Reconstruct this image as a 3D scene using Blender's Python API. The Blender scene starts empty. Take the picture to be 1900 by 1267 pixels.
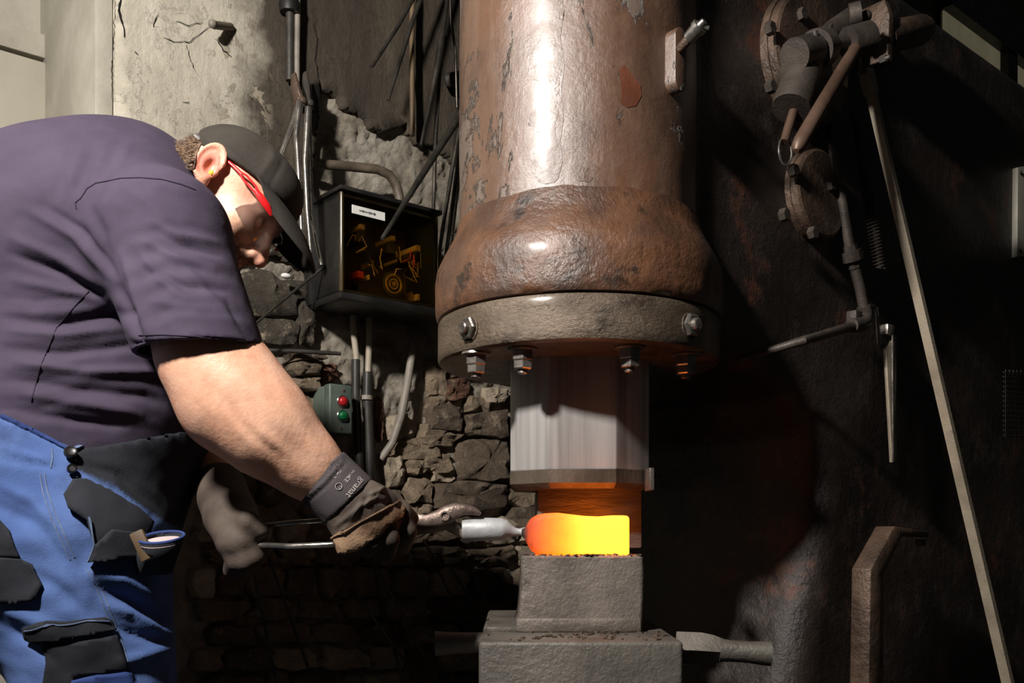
import bpy, bmesh, math, random
import numpy as np
from mathutils import Vector, Matrix, noise as mnoise
from mathutils.bvhtree import BVHTree
from mathutils.geometry import delaunay_2d_cdt

random.seed(7)
SC = bpy.context.scene
COL = SC.collection
FPX, YH, ZC = 1760.0, 985.0, 0.95          # focal length in pixels, eye level row, eye height

# ------------------------------------------------------------------ camera
cam_d = bpy.data.cameras.new('camera')
cam_d.sensor_width = 36.0
cam_d.lens = 36.0 * FPX / 1900.0
cam_d.shift_y = (YH - 633.5) / 1900.0
cam_d.clip_start = 0.05
cam = bpy.data.objects.new('camera', cam_d)
COL.objects.link(cam)
cam.location = (0, 0, ZC)
cam.rotation_euler = (math.pi / 2, 0, 0)
SC.camera = cam

# ------------------------------------------------------------------ world, lights, exposure
world = bpy.data.worlds.new('world')
SC.world = world
world.use_nodes = True
world.node_tree.nodes['Background'].inputs[0].default_value = (0.9, 0.95, 1.0, 1)
world.node_tree.nodes['Background'].inputs[1].default_value = 0.012

def area_light(name, loc, target, size, power, color):
    ld = bpy.data.lights.new(name, 'AREA')
    ld.shape = 'DISK'
    ld.size = size
    ld.energy = power
    ld.color = color
    o = bpy.data.objects.new(name, ld)
    COL.objects.link(o)
    o.location = loc
    o.rotation_euler = (Vector(target) - Vector(loc)).to_track_quat('-Z', 'Y').to_euler()
    return o
area_light('work_lamp_offscreen', (-0.92, 0.24, 2.42), (-0.1, 1.75, 1.0), 0.17, 80, (1.0, 0.955, 0.9))

SC.view_settings.view_transform = 'Standard'
SC.view_settings.look = 'None'
SC.view_settings.gamma = 1.0
SC.view_settings.use_curve_mapping = False
SC.view_settings.exposure = 0.1
SC.cycles.use_denoising = True

# ------------------------------------------------------------------ places: pixels to points, machine frame, wall frame
def P(px, py, Y):
    return Vector(((px - 950.0) / FPX * Y, Y, ZC + (YH - py) / FPX * Y))
CAM = Vector((0, 0, ZC))
DV = Vector((0.766, 0.643, 0)).normalized()     # along wall and machine, away to the right
NV = Vector((DV.y, -DV.x, 0))                   # out of the wall, towards the viewer's side
ZV = Vector((0, 0, 1))
CX = Vector((0.128, 1.85, ZC))                  # ram axis at eye height
W0 = Vector((-0.831, 2.25, ZC))                 # a point of the stone wall
def M(a, b, z): return CX + DV * a + NV * b + ZV * z
def W(s, off, z): return W0 + DV * s + NV * off + ZV * z
def hit(px, py, p0, n):
    r = Vector(((px - 950.0) / FPX, 1.0, (YH - py) / FPX))
    return CAM + r * ((p0 - CAM).dot(n) / r.dot(n))
def SIDE(px, py, b): return hit(px, py, CX + NV * b, NV)
def WALL(px, py, off=0.0): return hit(px, py, W0 + NV * off, NV)
def wsz(px, py, off=0.0):
    q = WALL(px, py, off) - W0
    return q.dot(DV), q.z
def amz(px, py, b):
    q = SIDE(px, py, b) - CX
    return q.dot(DV), q.z

# ------------------------------------------------------------------ mesh tools
class MB:
    def __init__(s): s.v = []; s.f = []
    def add(s, vs, fs):
        o = len(s.v)
        s.v += [Vector(v) for v in vs]
        s.f += [tuple(i + o for i in f) for f in fs]
        return s
    def tube(s, pts, rad, seg=12, caps=True, flat=1.0, up=None, twist=0.0):
        pts = [Vector(p) for p in pts]
        n = len(pts)
        if not hasattr(rad, '__len__'): rad = [rad] * n
        t0 = (pts[1] - pts[0]).normalized()
        u = Vector(up) if up is not None else (Vector((0, 0, 1)) if abs(t0.z) < .9 else Vector((1, 0, 0)))
        vs = []
        for i in range(n):
            t = (pts[min(i + 1, n - 1)] - pts[max(i - 1, 0)]).normalized()
            u = (u - t * u.dot(t)).normalized()
            w = t.cross(u)
            for k in range(seg):
                a = 2 * math.pi * (k + .5) / seg + twist
                vs.append(pts[i] + (u * math.cos(a) + w * math.sin(a) * flat) * rad[i])
        fs = []
        for i in range(n - 1):
            for k in range(seg):
                k2 = (k + 1) % seg
                fs.append((i * seg + k, i * seg + k2, (i + 1) * seg + k2, (i + 1) * seg + k))
        if caps:
            fs.append(tuple(range(seg - 1, -1, -1)))
            fs.append(tuple((n - 1) * seg + k for k in range(seg)))
        return s.add(vs, fs)
    def lathe(s, prof, base, axis, seg=48, caps=True):
        """prof: (distance along axis, radius)"""
        return s.tube([Vector(base) + Vector(axis) * h for h, r in prof], [r for h, r in prof], seg, caps) \
            if all(prof[i][0] != prof[i + 1][0] for i in range(len(prof) - 1)) else s._lathe(prof, base, axis, seg, caps)
    def _lathe(s, prof, base, axis, seg, caps=True):
        axis = Vector(axis).normalized(); base = Vector(base)
        u = Vector((0, 0, 1)) if abs(axis.z) < .9 else Vector((1, 0, 0))
        u = (u - axis * u.dot(axis)).normalized(); w = axis.cross(u)
        vs = []; n = len(prof)
        for h, r in prof:
            for k in range(seg):
                a = 2 * math.pi * (k + .5) / seg
                vs.append(base + axis * h + (u * math.cos(a) + w * math.sin(a)) * r)
        fs = []
        for i in range(n - 1):
            for k in range(seg):
                k2 = (k + 1) % seg
                fs.append((i * seg + k, i * seg + k2, (i + 1) * seg + k2, (i + 1) * seg + k))
        if caps:
            fs.append(tuple(range(seg - 1, -1, -1))); fs.append(tuple((n - 1) * seg + k for k in range(seg)))
        return s.add(vs, fs)
    def box(s, c, half, ax=(1, 0, 0), ay=(0, 1, 0), az=(0, 0, 1), bev=0.0, seg=2):
        bm = bmesh.new()
        bmesh.ops.create_cube(bm, size=2.0)
        for v in bm.verts: v.co = Vector((v.co.x * half[0], v.co.y * half[1], v.co.z * half[2]))
        if bev > 0: bmesh.ops.bevel(bm, geom=list(bm.edges), offset=bev, segments=seg, profile=.5, affect='EDGES')
        ax, ay, az, c = Vector(ax), Vector(ay), Vector(az), Vector(c)
        vs = [c + ax * v.co.x + ay * v.co.y + az * v.co.z for v in bm.verts]
        fs = [tuple(v.index for v in f.verts) for f in bm.faces]
        bm.free()
        return s.add(vs, fs)
    def prism(s, poly, fn, h0, h1, bev=0.0, seg=2):
        """poly of 2D points, fn(u, v, h) gives the 3D point"""
        bm = bmesh.new()
        n = len(poly)
        a = [bm.verts.new((p[0], p[1], h0)) for p in poly]
        b = [bm.verts.new((p[0], p[1], h1)) for p in poly]
        bm.faces.new(a[::-1]); bm.faces.new(b)
        for i in range(n): bm.faces.new((a[i], a[(i + 1) % n], b[(i + 1) % n], b[i]))
        bmesh.ops.recalc_face_normals(bm, faces=list(bm.faces))
        if bev > 0: bmesh.ops.bevel(bm, geom=list(bm.edges), offset=bev, segments=seg, profile=.5, affect='EDGES', clamp_overlap=True)
        bm.verts.index_update()
        vs = [fn(v.co.x, v.co.y, v.co.z) for v in bm.verts]
        fs = [tuple(v.index for v in f.verts) for f in bm.faces]
        bm.free()
        return s.add(vs, fs)
    def hexnut(s, c, axis, r, h, bolt=True):
        axis = Vector(axis).normalized(); c = Vector(c)
        s.lathe([(0, r), (h * .85, r), (h, r * .86)], c, axis, 6)
        if bolt: s.lathe([(h * .9, r * .52), (h * 1.45, r * .52), (h * 1.55, r * .42)], c, axis, 14)
        return s
    def ball(s, c, r, axes=None, nu=16, nv=10):
        c = Vector(c); axes = axes or (Vector((1, 0, 0)), Vector((0, 1, 0)), Vector((0, 0, 1)))
        r = r if hasattr(r, '__len__') else (r, r, r)
        vs = []; fs = []
        for j in range(1, nv):
            t = math.pi * j / nv
            for i in range(nu):
                p = 2 * math.pi * i / nu
                vs.append(c + axes[0] * (r[0] * math.sin(t) * math.cos(p)) + axes[1] * (r[1] * math.sin(t) * math.sin(p)) + axes[2] * (r[2] * math.cos(t)))
        a = len(vs); vs.append(c + axes[2] * r[2]); vs.append(c - axes[2] * r[2])
        for j in range(nv - 2):
            for i in range(nu):
                i2 = (i + 1) % nu
                fs.append((j * nu + i, (j + 1) * nu + i, (j + 1) * nu + i2, j * nu + i2))
        for i in range(nu):
            i2 = (i + 1) % nu
            fs.append((a, i, i2)); fs.append((a + 1, (nv - 2) * nu + i2, (nv - 2) * nu + i))
        return s.add(vs, fs)
    def obj(s, name, m, parent=None, smooth=40, origin=None, rot=None):
        return link(name, s.v, s.f, m, parent, smooth, origin, rot)

BASE = {}      # world location of each thing's empty
ROT = {}       # turn of a thing about its base, where it does not stand square to the world
ZROT = Matrix.Rotation(math.atan2(DV.y, DV.x), 3, 'Z')
def link(name, vs, fs, m, parent=None, smooth=40, origin=None, rot=None):
    me = bpy.data.meshes.new(name)
    if parent is not None:
        off = BASE[parent.name]
    elif origin is not None:
        off = Vector(origin)
    else:
        if isinstance(vs, np.ndarray):
            mn, mx = vs.min(0), vs.max(0)
        else:
            mn = [min(v[i] for v in vs) for i in range(3)]; mx = [max(v[i] for v in vs) for i in range(3)]
        off = Vector(((mn[0] + mx[0]) / 2, (mn[1] + mx[1]) / 2, mn[2]))
    R = ROT.get(parent.name) if parent is not None else rot
    if isinstance(vs, np.ndarray):
        loc = vs - np.array(off)
        if R is not None: loc = loc @ np.array(R)
        me.vertices.add(len(loc)); me.vertices.foreach_set('co', loc.astype(np.float32).ravel())
        fs = np.asarray(fs, dtype=np.int32); k = fs.shape[1]
        me.loops.add(fs.size); me.loops.foreach_set('vertex_index', fs.ravel())
        me.polygons.add(len(fs))
        me.polygons.foreach_set('loop_start', np.arange(0, fs.size, k, dtype=np.int32))
        me.update(calc_edges=True); me.validate()
    else:
        Ri = R.transposed() if R is not None else Matrix.Identity(3)
        me.from_pydata([tuple(Ri @ (v - off)) for v in vs], [], fs)
    if smooth:
        me.shade_smooth()
        if smooth < 180: me.set_sharp_from_angle(angle=math.radians(smooth))
    me.materials.append(m)
    o = bpy.data.objects.new(name, me)
    COL.objects.link(o)
    if parent is not None:
        o.parent = parent
        BASE[o.name] = off          # parts keep their thing's origin
    else:
        o.location = off
        BASE[o.name] = off
    if R is not None:
        ROT[o.name] = R
        if parent is None: o.rotation_euler = R.to_euler()
    return o
def tag(o, label, cat, group=None):
    o['label'] = label; o['category'] = cat
    if group: o['group'] = group
    return o
def thing(name, label, cat, loc, group=None, rot=None):
    o = bpy.data.objects.new(name, None)
    o.empty_display_size = .05
    COL.objects.link(o)
    o.location = loc
    BASE[o.name] = Vector(loc)
    if rot is not None: ROT[o.name] = rot; o.rotation_euler = rot.to_euler()
    return tag(o, label, cat, group)
def struct(o):
    o['kind'] = 'structure'
    return o

# ------------------------------------------------------------------ procedural materials
def srgb(r, g, b):
    f = lambda c: (c / 255 / 12.92) if c / 255 <= .04045 else ((c / 255 + .055) / 1.055) ** 2.4
    return (f(r), f(g), f(b))
class NT:
    def __init__(s, name):
        s.m = bpy.data.materials.new(name); s.m.use_nodes = True
        s.t = s.m.node_tree; s.b = s.t.nodes['Principled BSDF']; s.o = s.t.nodes['Material Output']
        s.co = None
    def n(s, kind, **kw):
        x = s.t.nodes.new(kind)
        for k, v in kw.items(): setattr(x, k, v)
        return x
    def l(s, a, b): s.t.links.new(a, b)
    def coord(s, stretch=(1, 1, 1), world=False):
        if world:
            g = s.n('ShaderNodeNewGeometry'); src = g.outputs['Position']
        else:
            g = s.n('ShaderNodeTexCoord'); src = g.outputs['Object']
        mp = s.n('ShaderNodeMapping'); mp.inputs['Scale'].default_value = stretch
        s.l(src, mp.inputs[0])
        return mp.outputs[0]
    def noise(s, co, scale, detail=6, rough=.55, dist=0.0):
        x = s.n('ShaderNodeTexNoise'); x.inputs['Scale'].default_value = scale
        x.inputs['Detail'].default_value = detail; x.inputs['Roughness'].default_value = rough; x.inputs['Distortion'].default_value = dist
        s.l(co, x.inputs['Vector']); return x.outputs['Fac']
    def ramp(s, fac, stops, interp='LINEAR'):
        x = s.n('ShaderNodeValToRGB'); x.color_ramp.interpolation = interp
        e = x.color_ramp.elements
        while len(e) < len(stops): e.new(.5)
        for i, (p, c) in enumerate(stops):
            e[i].position = p
            e[i].color = (c, c, c, 1) if not hasattr(c, '__len__') else (*c[:3], 1)
        s.l(fac, x.inputs[0]); return x.outputs[0]
    def mix(s, fac, a, b, blend='MIX'):
        x = s.n('ShaderNodeMix', data_type='RGBA', blend_type=blend)
        for src, i in ((fac, 0), (a, 6), (b, 7)):
            if hasattr(src, 'links'): s.l(src, x.inputs[i])
            elif i == 0: x.inputs[0].default_value = src
            else: x.inputs[i].default_value = (*src, 1)
        return x.outputs[2]
    def math(s, op, a, b=0.0):
        x = s.n('ShaderNodeMath', operation=op)
        for src, i in ((a, 0), (b, 1)):
            if hasattr(src, 'links'): s.l(src, x.inputs[i])
            else: x.inputs[i].default_value = src
        return x.outputs[0]
    def bump(s, h, dist, strength=1.0, prev=None):
        x = s.n('ShaderNodeBump'); x.inputs['Distance'].default_value = dist; x.inputs['Strength'].default_value = strength
        s.l(h, x.inputs['Height'])
        if prev is not None: s.l(prev, x.inputs['Normal'])
        return x.outputs[0]
    def set(s, **kw):
        for k, v in kw.items():
            i = s.b.inputs[k.replace('_', ' ')]
            if hasattr(v, 'links'): s.l(v, i)
            elif hasattr(v, '__len__') and len(v) == 3: i.default_value = (*v, 1)
            else: i.default_value = v
        return s.m

def pmat(name, c1, c2, scale=8, rough=(.5, .7), metal=0.0, bumps=((60, .002, .6),), ramp=(.38, .62), stretch=(1, 1, 1),
         third=None, coat=0.0, spec=.5, detail=8):
    t = NT(name); co = t.coord(stretch)
    n1 = t.noise(co, scale, detail)
    c = t.ramp(n1, [(ramp[0], c1), (ramp[1], c2)])
    if third:
        n3 = t.noise(co, third[1], 9, .65)
        c = t.mix(t.ramp(n3, [(third[2], 0.0), (third[2] + third[3], 1.0)]), c, third[0])
    n2 = t.noise(co, scale * 2.3, 5)
    r = t.ramp(n2, [(.35, rough[0]), (.65, rough[1])])
    prev = None
    for sc, d, st in bumps:
        prev = t.bump(t.noise(co, sc, 6, .6), d, st, prev)
    kw = dict(Base_Color=c, Roughness=r, Metallic=metal)
    if prev is not None: kw['Normal'] = prev
    t.set(**kw)
    t.b.inputs['Specular IOR Level'].default_value = spec
    if coat:
        t.b.inputs['Coat Weight'].default_value = coat; t.b.inputs['Coat Roughness'].default_value = .2
    return t.m

MT = {}
def plaster_mat():
    t = NT('plaster'); co = t.coord(world=True)
    g = t.n('ShaderNodeNewGeometry')
    dp = t.n('ShaderNodeVectorMath', operation='DOT_PRODUCT'); t.l(g.outputs['Position'], dp.inputs[0]); dp.inputs[1].default_value = tuple(DV)
    s0 = W0.dot(DV)
    sa, sb = wsz(378, 300)[0] + s0, wsz(530, 300)[0] + s0
    x = t.n('ShaderNodeMapRange'); x.inputs[1].default_value = sa; x.inputs[2].default_value = sb; t.l(dp.outputs['Value'], x.inputs[0])
    nz = t.noise(co, 5.0, 8, .65)
    fac = t.math('ADD', x.outputs[0], t.math('MULTIPLY', t.math('SUBTRACT', nz, .5), 1.5))
    st = t.coord((1, 1, .22), world=True)
    light = t.ramp(t.noise(co, 3.5, 9, .7), [(.3, srgb(164, 156, 140)), (.5, srgb(190, 182, 165)), (.72, srgb(204, 196, 180))])
    light = t.mix(t.ramp(t.noise(co, 17, 10, .75), [(.60, 0.0), (.70, .7)]), light, srgb(118, 108, 92))
    light = t.mix(t.ramp(t.noise(st, 26, 6), [(.5, 0.0), (.8, .35)]), light, srgb(140, 131, 116))
    soot = t.ramp(t.noise(st, 9, 10, .7), [(.3, srgb(50, 44, 36)), (.52, srgb(74, 65, 54)), (.75, srgb(104, 93, 77))])
    peel = t.ramp(t.noise(co, 11, 10, .7, .4), [(.55, 0.0), (.565, 1.0)])
    near = t.ramp(x.outputs[0], [(.0, 0.0), (.25, 1.0), (.62, 1.0), (.8, 0.0)])
    c = t.mix(t.ramp(fac, [(.28, 0.0), (.72, 1.0)]), light, soot)
    pf = t.math('MULTIPLY', peel, near)
    c = t.mix(pf, c, srgb(150, 139, 121))
    b = t.bump(t.noise(co, 42, 10, .7), .006, .8)
    b = t.bump(t.noise(st, 90, 5), .002, .6, b)
    b = t.bump(peel, .004, .6, b)
    return t.set(Base_Color=c, Roughness=.85, Normal=b)
MT['plaster'] = plaster_mat()
def mortar_mat():
    t = NT('mortar'); co = t.coord(world=True)
    c = t.ramp(t.noise(co, 9, 10, .7), [(.32, srgb(138, 124, 105)), (.5, srgb(196, 185, 167)), (.7, srgb(216, 207, 191))])
    c = t.mix(t.ramp(t.noise(co, 3.3, 6), [(.5, 0.0), (.68, .7)]), c, srgb(112, 97, 79))
    v = t.noise(co, 60, 10, .8)
    b = t.bump(v, .02, 1.0)
    b = t.bump(t.noise(co, 190, 4), .003, .7, b)
    return t.set(Base_Color=c, Roughness=.9, Normal=b)
MT['mortar'] = mortar_mat()
def stone_mat(name, a, b_, seed):
    t = NT(name); co = t.coord((1, 1, 1), world=True)
    c = t.ramp(t.noise(co, 12 + seed, 10, .7), [(.3, a), (.7, b_)])
    c = t.mix(t.ramp(t.noise(co, 30, 8, .7), [(.56, 0.0), (.66, .8)]), c, srgb(176, 158, 133))
    c = t.mix(t.ramp(t.noise(co, 19, 8, .7), [(.60, 0.0), (.7, .8)]), c, srgb(46, 39, 32))
    b = t.bump(t.noise(co, 28, 10, .72), .02, 1.0)
    b = t.bump(t.noise(co, 120, 5), .003, .6, b)
    return t.set(Base_Color=c, Roughness=.75, Normal=b)
MT['stone_dark'] = stone_mat('stone_dark', srgb(84, 70, 57), srgb(128, 111, 92), 0)
MT['stone_mid'] = stone_mat('stone_mid', srgb(116, 98, 79), srgb(168, 148, 124), 3)
MT['stone_pale'] = stone_mat('stone_pale', srgb(160, 141, 117), srgb(210, 194, 170), 5)
MT['stone_red'] = stone_mat('stone_red', srgb(96, 60, 44), srgb(132, 92, 70), 2)
MT['soot_board'] = stone_mat('soot_board', srgb(52, 46, 38), srgb(88, 79, 66), 1)
MT['door'] = pmat('door_paint', srgb(158, 153, 138), srgb(178, 172, 157), 3, (.45, .6), bumps=((30, .001, .3),), stretch=(1, 1, .5))
MT['trim'] = pmat('trim_paint', srgb(158, 152, 138), srgb(178, 172, 158), 6, (.6, .7), bumps=((60, .003, .5),))
MT['floor'] = pmat('floor_concrete', srgb(30, 27, 24), srgb(52, 47, 42), 5, (.7, .9), bumps=((40, .006, .8),))
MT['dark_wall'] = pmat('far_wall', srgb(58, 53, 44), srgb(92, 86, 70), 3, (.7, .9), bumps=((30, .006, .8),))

def paint_mat():
    """brown oil-soaked paint, chipped and flaking, over rust"""
    t = NT('hammer_paint'); co = t.coord(); st = t.coord((1, 1, .09)); fl = t.coord((1, 1, .55))
    base = t.ramp(t.noise(co, 5.5, 9, .68, .3), [(.3, srgb(76, 54, 42)), (.5, srgb(100, 74, 58)), (.68, srgb(106, 72, 52))])
    base = t.mix(t.ramp(t.noise(st, 30, 6), [(.45, 0.0), (.75, .45)]), base, srgb(124, 102, 86))
    grey = t.ramp(t.noise(fl, 4.2, 9, .7, .6), [(.535, 0.0), (.55, 1.0)])
    base = t.mix(t.math('MULTIPLY', grey, .8), base, srgb(112, 99, 90))
    gl = t.ramp(t.noise(fl, 4.2, 9, .7, .6), [(.527, 0.0), (.532, 1.0), (.538, 1.0), (.545, 0.0)])
    base = t.mix(gl, base, srgb(38, 27, 21))
    chip = t.ramp(t.noise(fl, 8.5, 10, .66, .8), [(.625, 0.0), (.635, 1.0)])
    base = t.mix(chip, base, srgb(74, 42, 28))
    gr = t.ramp(t.noise(co, 22, 10, .75), [(.60, 0.0), (.72, .75)])
    base = t.mix(gr, base, srgb(40, 28, 21))
    r = t.ramp(t.noise(co, 30, 8, .7), [(.35, .26), (.65, .46)])
    b = t.bump(grey, .0025, .9)
    b = t.bump(chip, .003, .9, b)
    b = t.bump(t.noise(co, 55, 9, .7), .0035, .55, b)
    b = t.bump(t.noise(st, 110, 4), .0007, .5, b)
    t.set(Base_Color=base, Roughness=r, Normal=b)
    t.b.inputs['Specular IOR Level'].default_value = .9
    t.b.inputs['Coat Weight'].default_value = .4; t.b.inputs['Coat Roughness'].default_value = .3
    return t.m
MT['paint'] = paint_mat()
MT['collar'] = pmat('collar_rust', srgb(72, 50, 38), srgb(108, 73, 51), 9, (.28, .5), bumps=((70, .004, .8), (220, .001, .8)), third=(srgb(44, 32, 25), 14, .56, .1), spec=.7, coat=.2)
MT['ring'] = pmat('ring_steel', srgb(86, 73, 60), srgb(120, 104, 88), 7, (.2, .4), bumps=((90, .004, .8), (320, .0014, .9)), stretch=(1, 1, 2), third=(srgb(48, 36, 27), 10, .55, .15), metal=.35, spec=.7, coat=.25)
def frame_mat():
    """dark oily casting, worn to brown-grey and rust in scattered patches all over"""
    t = NT('frame_black'); co = t.coord(world=True)
    c = t.ramp(t.noise(co, 4, 8), [(.36, srgb(34, 28, 25)), (.64, srgb(58, 49, 44))])
    c = t.mix(t.ramp(t.noise(co, 9, 9, .7), [(.5, 0.0), (.7, .7)]), c, srgb(84, 74, 67))
    c = t.mix(t.ramp(t.noise(co, 4.5, 9, .7), [(.58, 0.0), (.66, .8)]), c, srgb(92, 52, 38))
    b = t.bump(t.noise(co, 38, 8, .6), .008, .6)
    b = t.bump(t.noise(co, 150, 6, .6), .003, .7, b)
    t.set(Base_Color=c, Roughness=t.ramp(t.noise(co, 9, 5), [(.35, .34), (.65, .5)]), Normal=b)
    return t.m
MT['frame'] = frame_mat()
MT['cast'] = pmat('cast_iron', srgb(62, 55, 50), srgb(86, 77, 70), 12, (.42, .6), metal=.3, bumps=((110, .002, .6), (260, .0008, .7)), spec=.5)
MT['castbrown'] = pmat('cast_brown', srgb(70, 56, 46), srgb(104, 84, 70), 14, (.3, .5), metal=.3, bumps=((60, .005, .8), (220, .0015, .8)), spec=.6)
MT['ram'] = pmat('ram_steel', srgb(150, 146, 144), srgb(184, 180, 177), 5, (.3, .42), metal=.3, bumps=(), stretch=(9, 9, .25))
MT['ramtip'] = pmat('ram_tip', srgb(78, 68, 58), srgb(108, 97, 85), 9, (.35, .5), metal=.45, bumps=((60, .003, .6),), stretch=(1, 1, .5))
MT['die'] = pmat('die_steel', srgb(102, 93, 86), srgb(130, 120, 112), 9, (.42, .6), metal=.35, bumps=((75, .004, .55), (210, .0016, .7)), third=(srgb(60, 50, 44), 12, .64, .1))
MT['anvil'] = pmat('anvil_steel', srgb(86, 81, 75), srgb(112, 106, 98), 8, (.45, .62), metal=.35, bumps=((70, .004, .5), (200, .0016, .7)), third=(srgb(52, 46, 41), 10, .66, .1))
MT['updie'] = pmat('upper_die_steel', srgb(102, 93, 86), srgb(130, 120, 112), 10, (.3, .5), metal=.5, bumps=((18, .006, .7), (90, .001, .5)), stretch=(.5, 1, 4))
MT['nut'] = pmat('nut_steel', srgb(120, 113, 106), srgb(168, 160, 152), 20, (.25, .4), metal=.8, bumps=((120, .001, .5),))
MT['steel'] = pmat('bright_steel', srgb(140, 136, 130), srgb(176, 170, 162), 14, (.2, .35), metal=.9, bumps=((100, .0008, .4),))
MT['rod'] = pmat('rod_steel', srgb(70, 66, 60), srgb(104, 98, 90), 14, (.28, .42), metal=.75, bumps=((100, .001, .5),))
MT['rodbrown'] = pmat('rod_brown', srgb(84, 66, 46), srgb(120, 98, 72), 16, (.5, .65), bumps=((60, .002, .5),), stretch=(1, 1, .2))
MT['black'] = pmat('black_plastic', srgb(22, 21, 20), srgb(34, 32, 30), 12, (.35, .5), bumps=((200, .0004, .4),))
MT['pipegrey'] = pmat('pipe_grey', srgb(120, 112, 102), srgb(152, 143, 130), 12, (.5, .65), bumps=((90, .0015, .5),))
MT['pipedark'] = pmat('pipe_dark', srgb(46, 42, 38), srgb(66, 61, 55), 12, (.45, .6), bumps=((90, .0015, .5),))
MT['conduitbrown'] = pmat('conduit_brown', srgb(78, 68, 56), srgb(112, 101, 86), 16, (.45, .6), bumps=((90, .002, .5),))
MT['barlever'] = pmat('lever_brown', srgb(86, 66, 54), srgb(112, 90, 76), 12, (.35, .5), metal=.3, bumps=((120, .001, .5),))
MT['longbar'] = pmat('bar_grey', srgb(150, 138, 120), srgb(176, 163, 143), 10, (.45, .6), metal=.2, bumps=((150, .0015, .5),), third=(srgb(92, 80, 66), 18, .62, .1))
# =================================================================== the setting
def grid_sheet(poly, fn, step, bump_fn):
    """triangulated flat sheet over a 2D polygon, with inner points so it can be uneven"""
    xs = [p[0] for p in poly]; ys = [p[1] for p in poly]
    pts = []
    n = len(poly)
    for i in range(n):
        a, b = Vector(poly[i]), Vector(poly[(i + 1) % n])
        k = max(1, int((b - a).length / step))
        for j in range(k): pts.append(a.lerp(b, j / k))
    m = len(pts)
    edges = [(i, (i + 1) % m) for i in range(m)]
    def inside(x, y):
        r = False; j = n - 1
        for i in range(n):
            if (poly[i][1] > y) != (poly[j][1] > y) and x < (poly[j][0] - poly[i][0]) * (y - poly[i][1]) / (poly[j][1] - poly[i][1]) + poly[i][0]: r = not r
            j = i
        return r
    y = min(ys) + step * .5; row = 0
    while y < max(ys):
        x = min(xs) + step * (.25 + .5 * (row % 2))
        while x < max(xs):
            if inside(x, y) and min((Vector((x, y)) - q).length_squared for q in pts[:m]) > (step * .45) ** 2: pts.append(Vector((x, y)))
            x += step
        y += step * .87; row += 1
    r = delaunay_2d_cdt(pts, edges, [], 1, 1e-7)
    vs = [fn(q.x, q.y, bump_fn(q.x, q.y)) for q in r[0]]
    return vs, [tuple(f) for f in r[2]], r[0], r[1]

def fb(x, y, z, octs=5): return mnoise.fractal(Vector((x, y, z)), .9, 2.0, octs)

S_L = wsz(210, 300)[0]
S_R = 5.2
FLOOR = -ZC
# floor
b = MB()
nx = 14
b.box((1.6, 3.2, -0.05), (5.2, 4.8, .05))
struct(b.obj('floor', MT['floor'], origin=(0, 0, 0)))

# back wall: rough core of mortar, uneven
vs = []; fs = []
ns, nz = 420, 250
z0, z1 = FLOOR, 1.75
for j in range(nz + 1):
    for i in range(ns + 1):
        u = (i / ns) ** 1.35
        s = S_L + u * (S_R - S_L); z = z0 + (z1 - z0) * j / nz
        h = .016 * fb(s * 9, z * 9, 1) + .014 * abs(fb(s * 17, z * 17, 4)) + .008 * fb(s * 40, z * 40, 7) - .006
        if i == 0: h = 0
        vs.append(W(s, h, z))
for j in range(nz):
    for i in range(ns):
        a = j * (ns + 1) + i
        fs.append((a, a + 1, a + ns + 2, a + ns + 1))
wall = struct(link('wall_back', vs, fs, MT['mortar'], None, 60, origin=W(S_L, 0, FLOOR), rot=ZROT))
# a body behind the uneven face
MB().prism([(S_L, FLOOR), (S_R, FLOOR), (S_R, z1), (S_L, z1)], lambda u, v, h: W(u, h, v), -.45, -.03).obj('wall_core', MT['mortar'], wall)

# plaster coat over it, broken off along its lower edge
edge_px = [(205, 620), (300, 600), (380, 560), (424, 500), (470, 470), (520, 478), (560, 500), (588, 470), (578, 330), (590, 215), (592, 152),
           (606, 165), (618, 178), (640, 197), (658, 205), (668, 218), (688, 232), (700, 242), (722, 240), (738, 236), (752, 228), (758, 246), (776, 262),
           (802, 270), (822, 282), (846, 300), (880, 320), (960, 330), (1150, 345)]
poly = [wsz(x, y, .02) for x, y in edge_px]
# uneven broken edge
fine = []
for i in range(len(poly) - 1):
    a, c = Vector(poly[i]), Vector(poly[i + 1])
    k = max(1, int((c - a).length / .008))
    for j in range(k):
        q = a.lerp(c, j / k)
        if 0 < i: q += Vector((fb(q.x * 30, q.y * 30, 2), fb(q.x * 30, q.y * 30, 8))) * .012 + Vector((fb(q.x * 90, q.y * 90, 3), fb(q.x * 90, q.y * 90, 9))) * .007
        fine.append((q.x, q.y))
sR, sL = wsz(1150, 345, .02)[0], S_L - .004
poly = fine + [(sR, wsz(1150, 345)[1]), (sR, 1.72), (sL, 1.72), (sL, fine[0][1])]
def pl_h(s, z): return .026 + .004 * fb(s * 4, z * 4, 3) + .0015 * fb(s * 20, z * 20, 5)
vs, fs, p2, e2 = grid_sheet(poly, lambda u, v, h: W(u, h, v), .04, pl_h)
pl = link('plaster_coat', vs, fs, MT['plaster'], wall, 40)
md = pl.modifiers.new('thick', 'SOLIDIFY'); md.thickness = .05; md.offset = -1
# fix facing: sheet must face NV
if (ZROT @ Vector(pl.data.polygons[0].normal)).dot(NV) < 0: pl.data.flip_normals()

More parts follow.
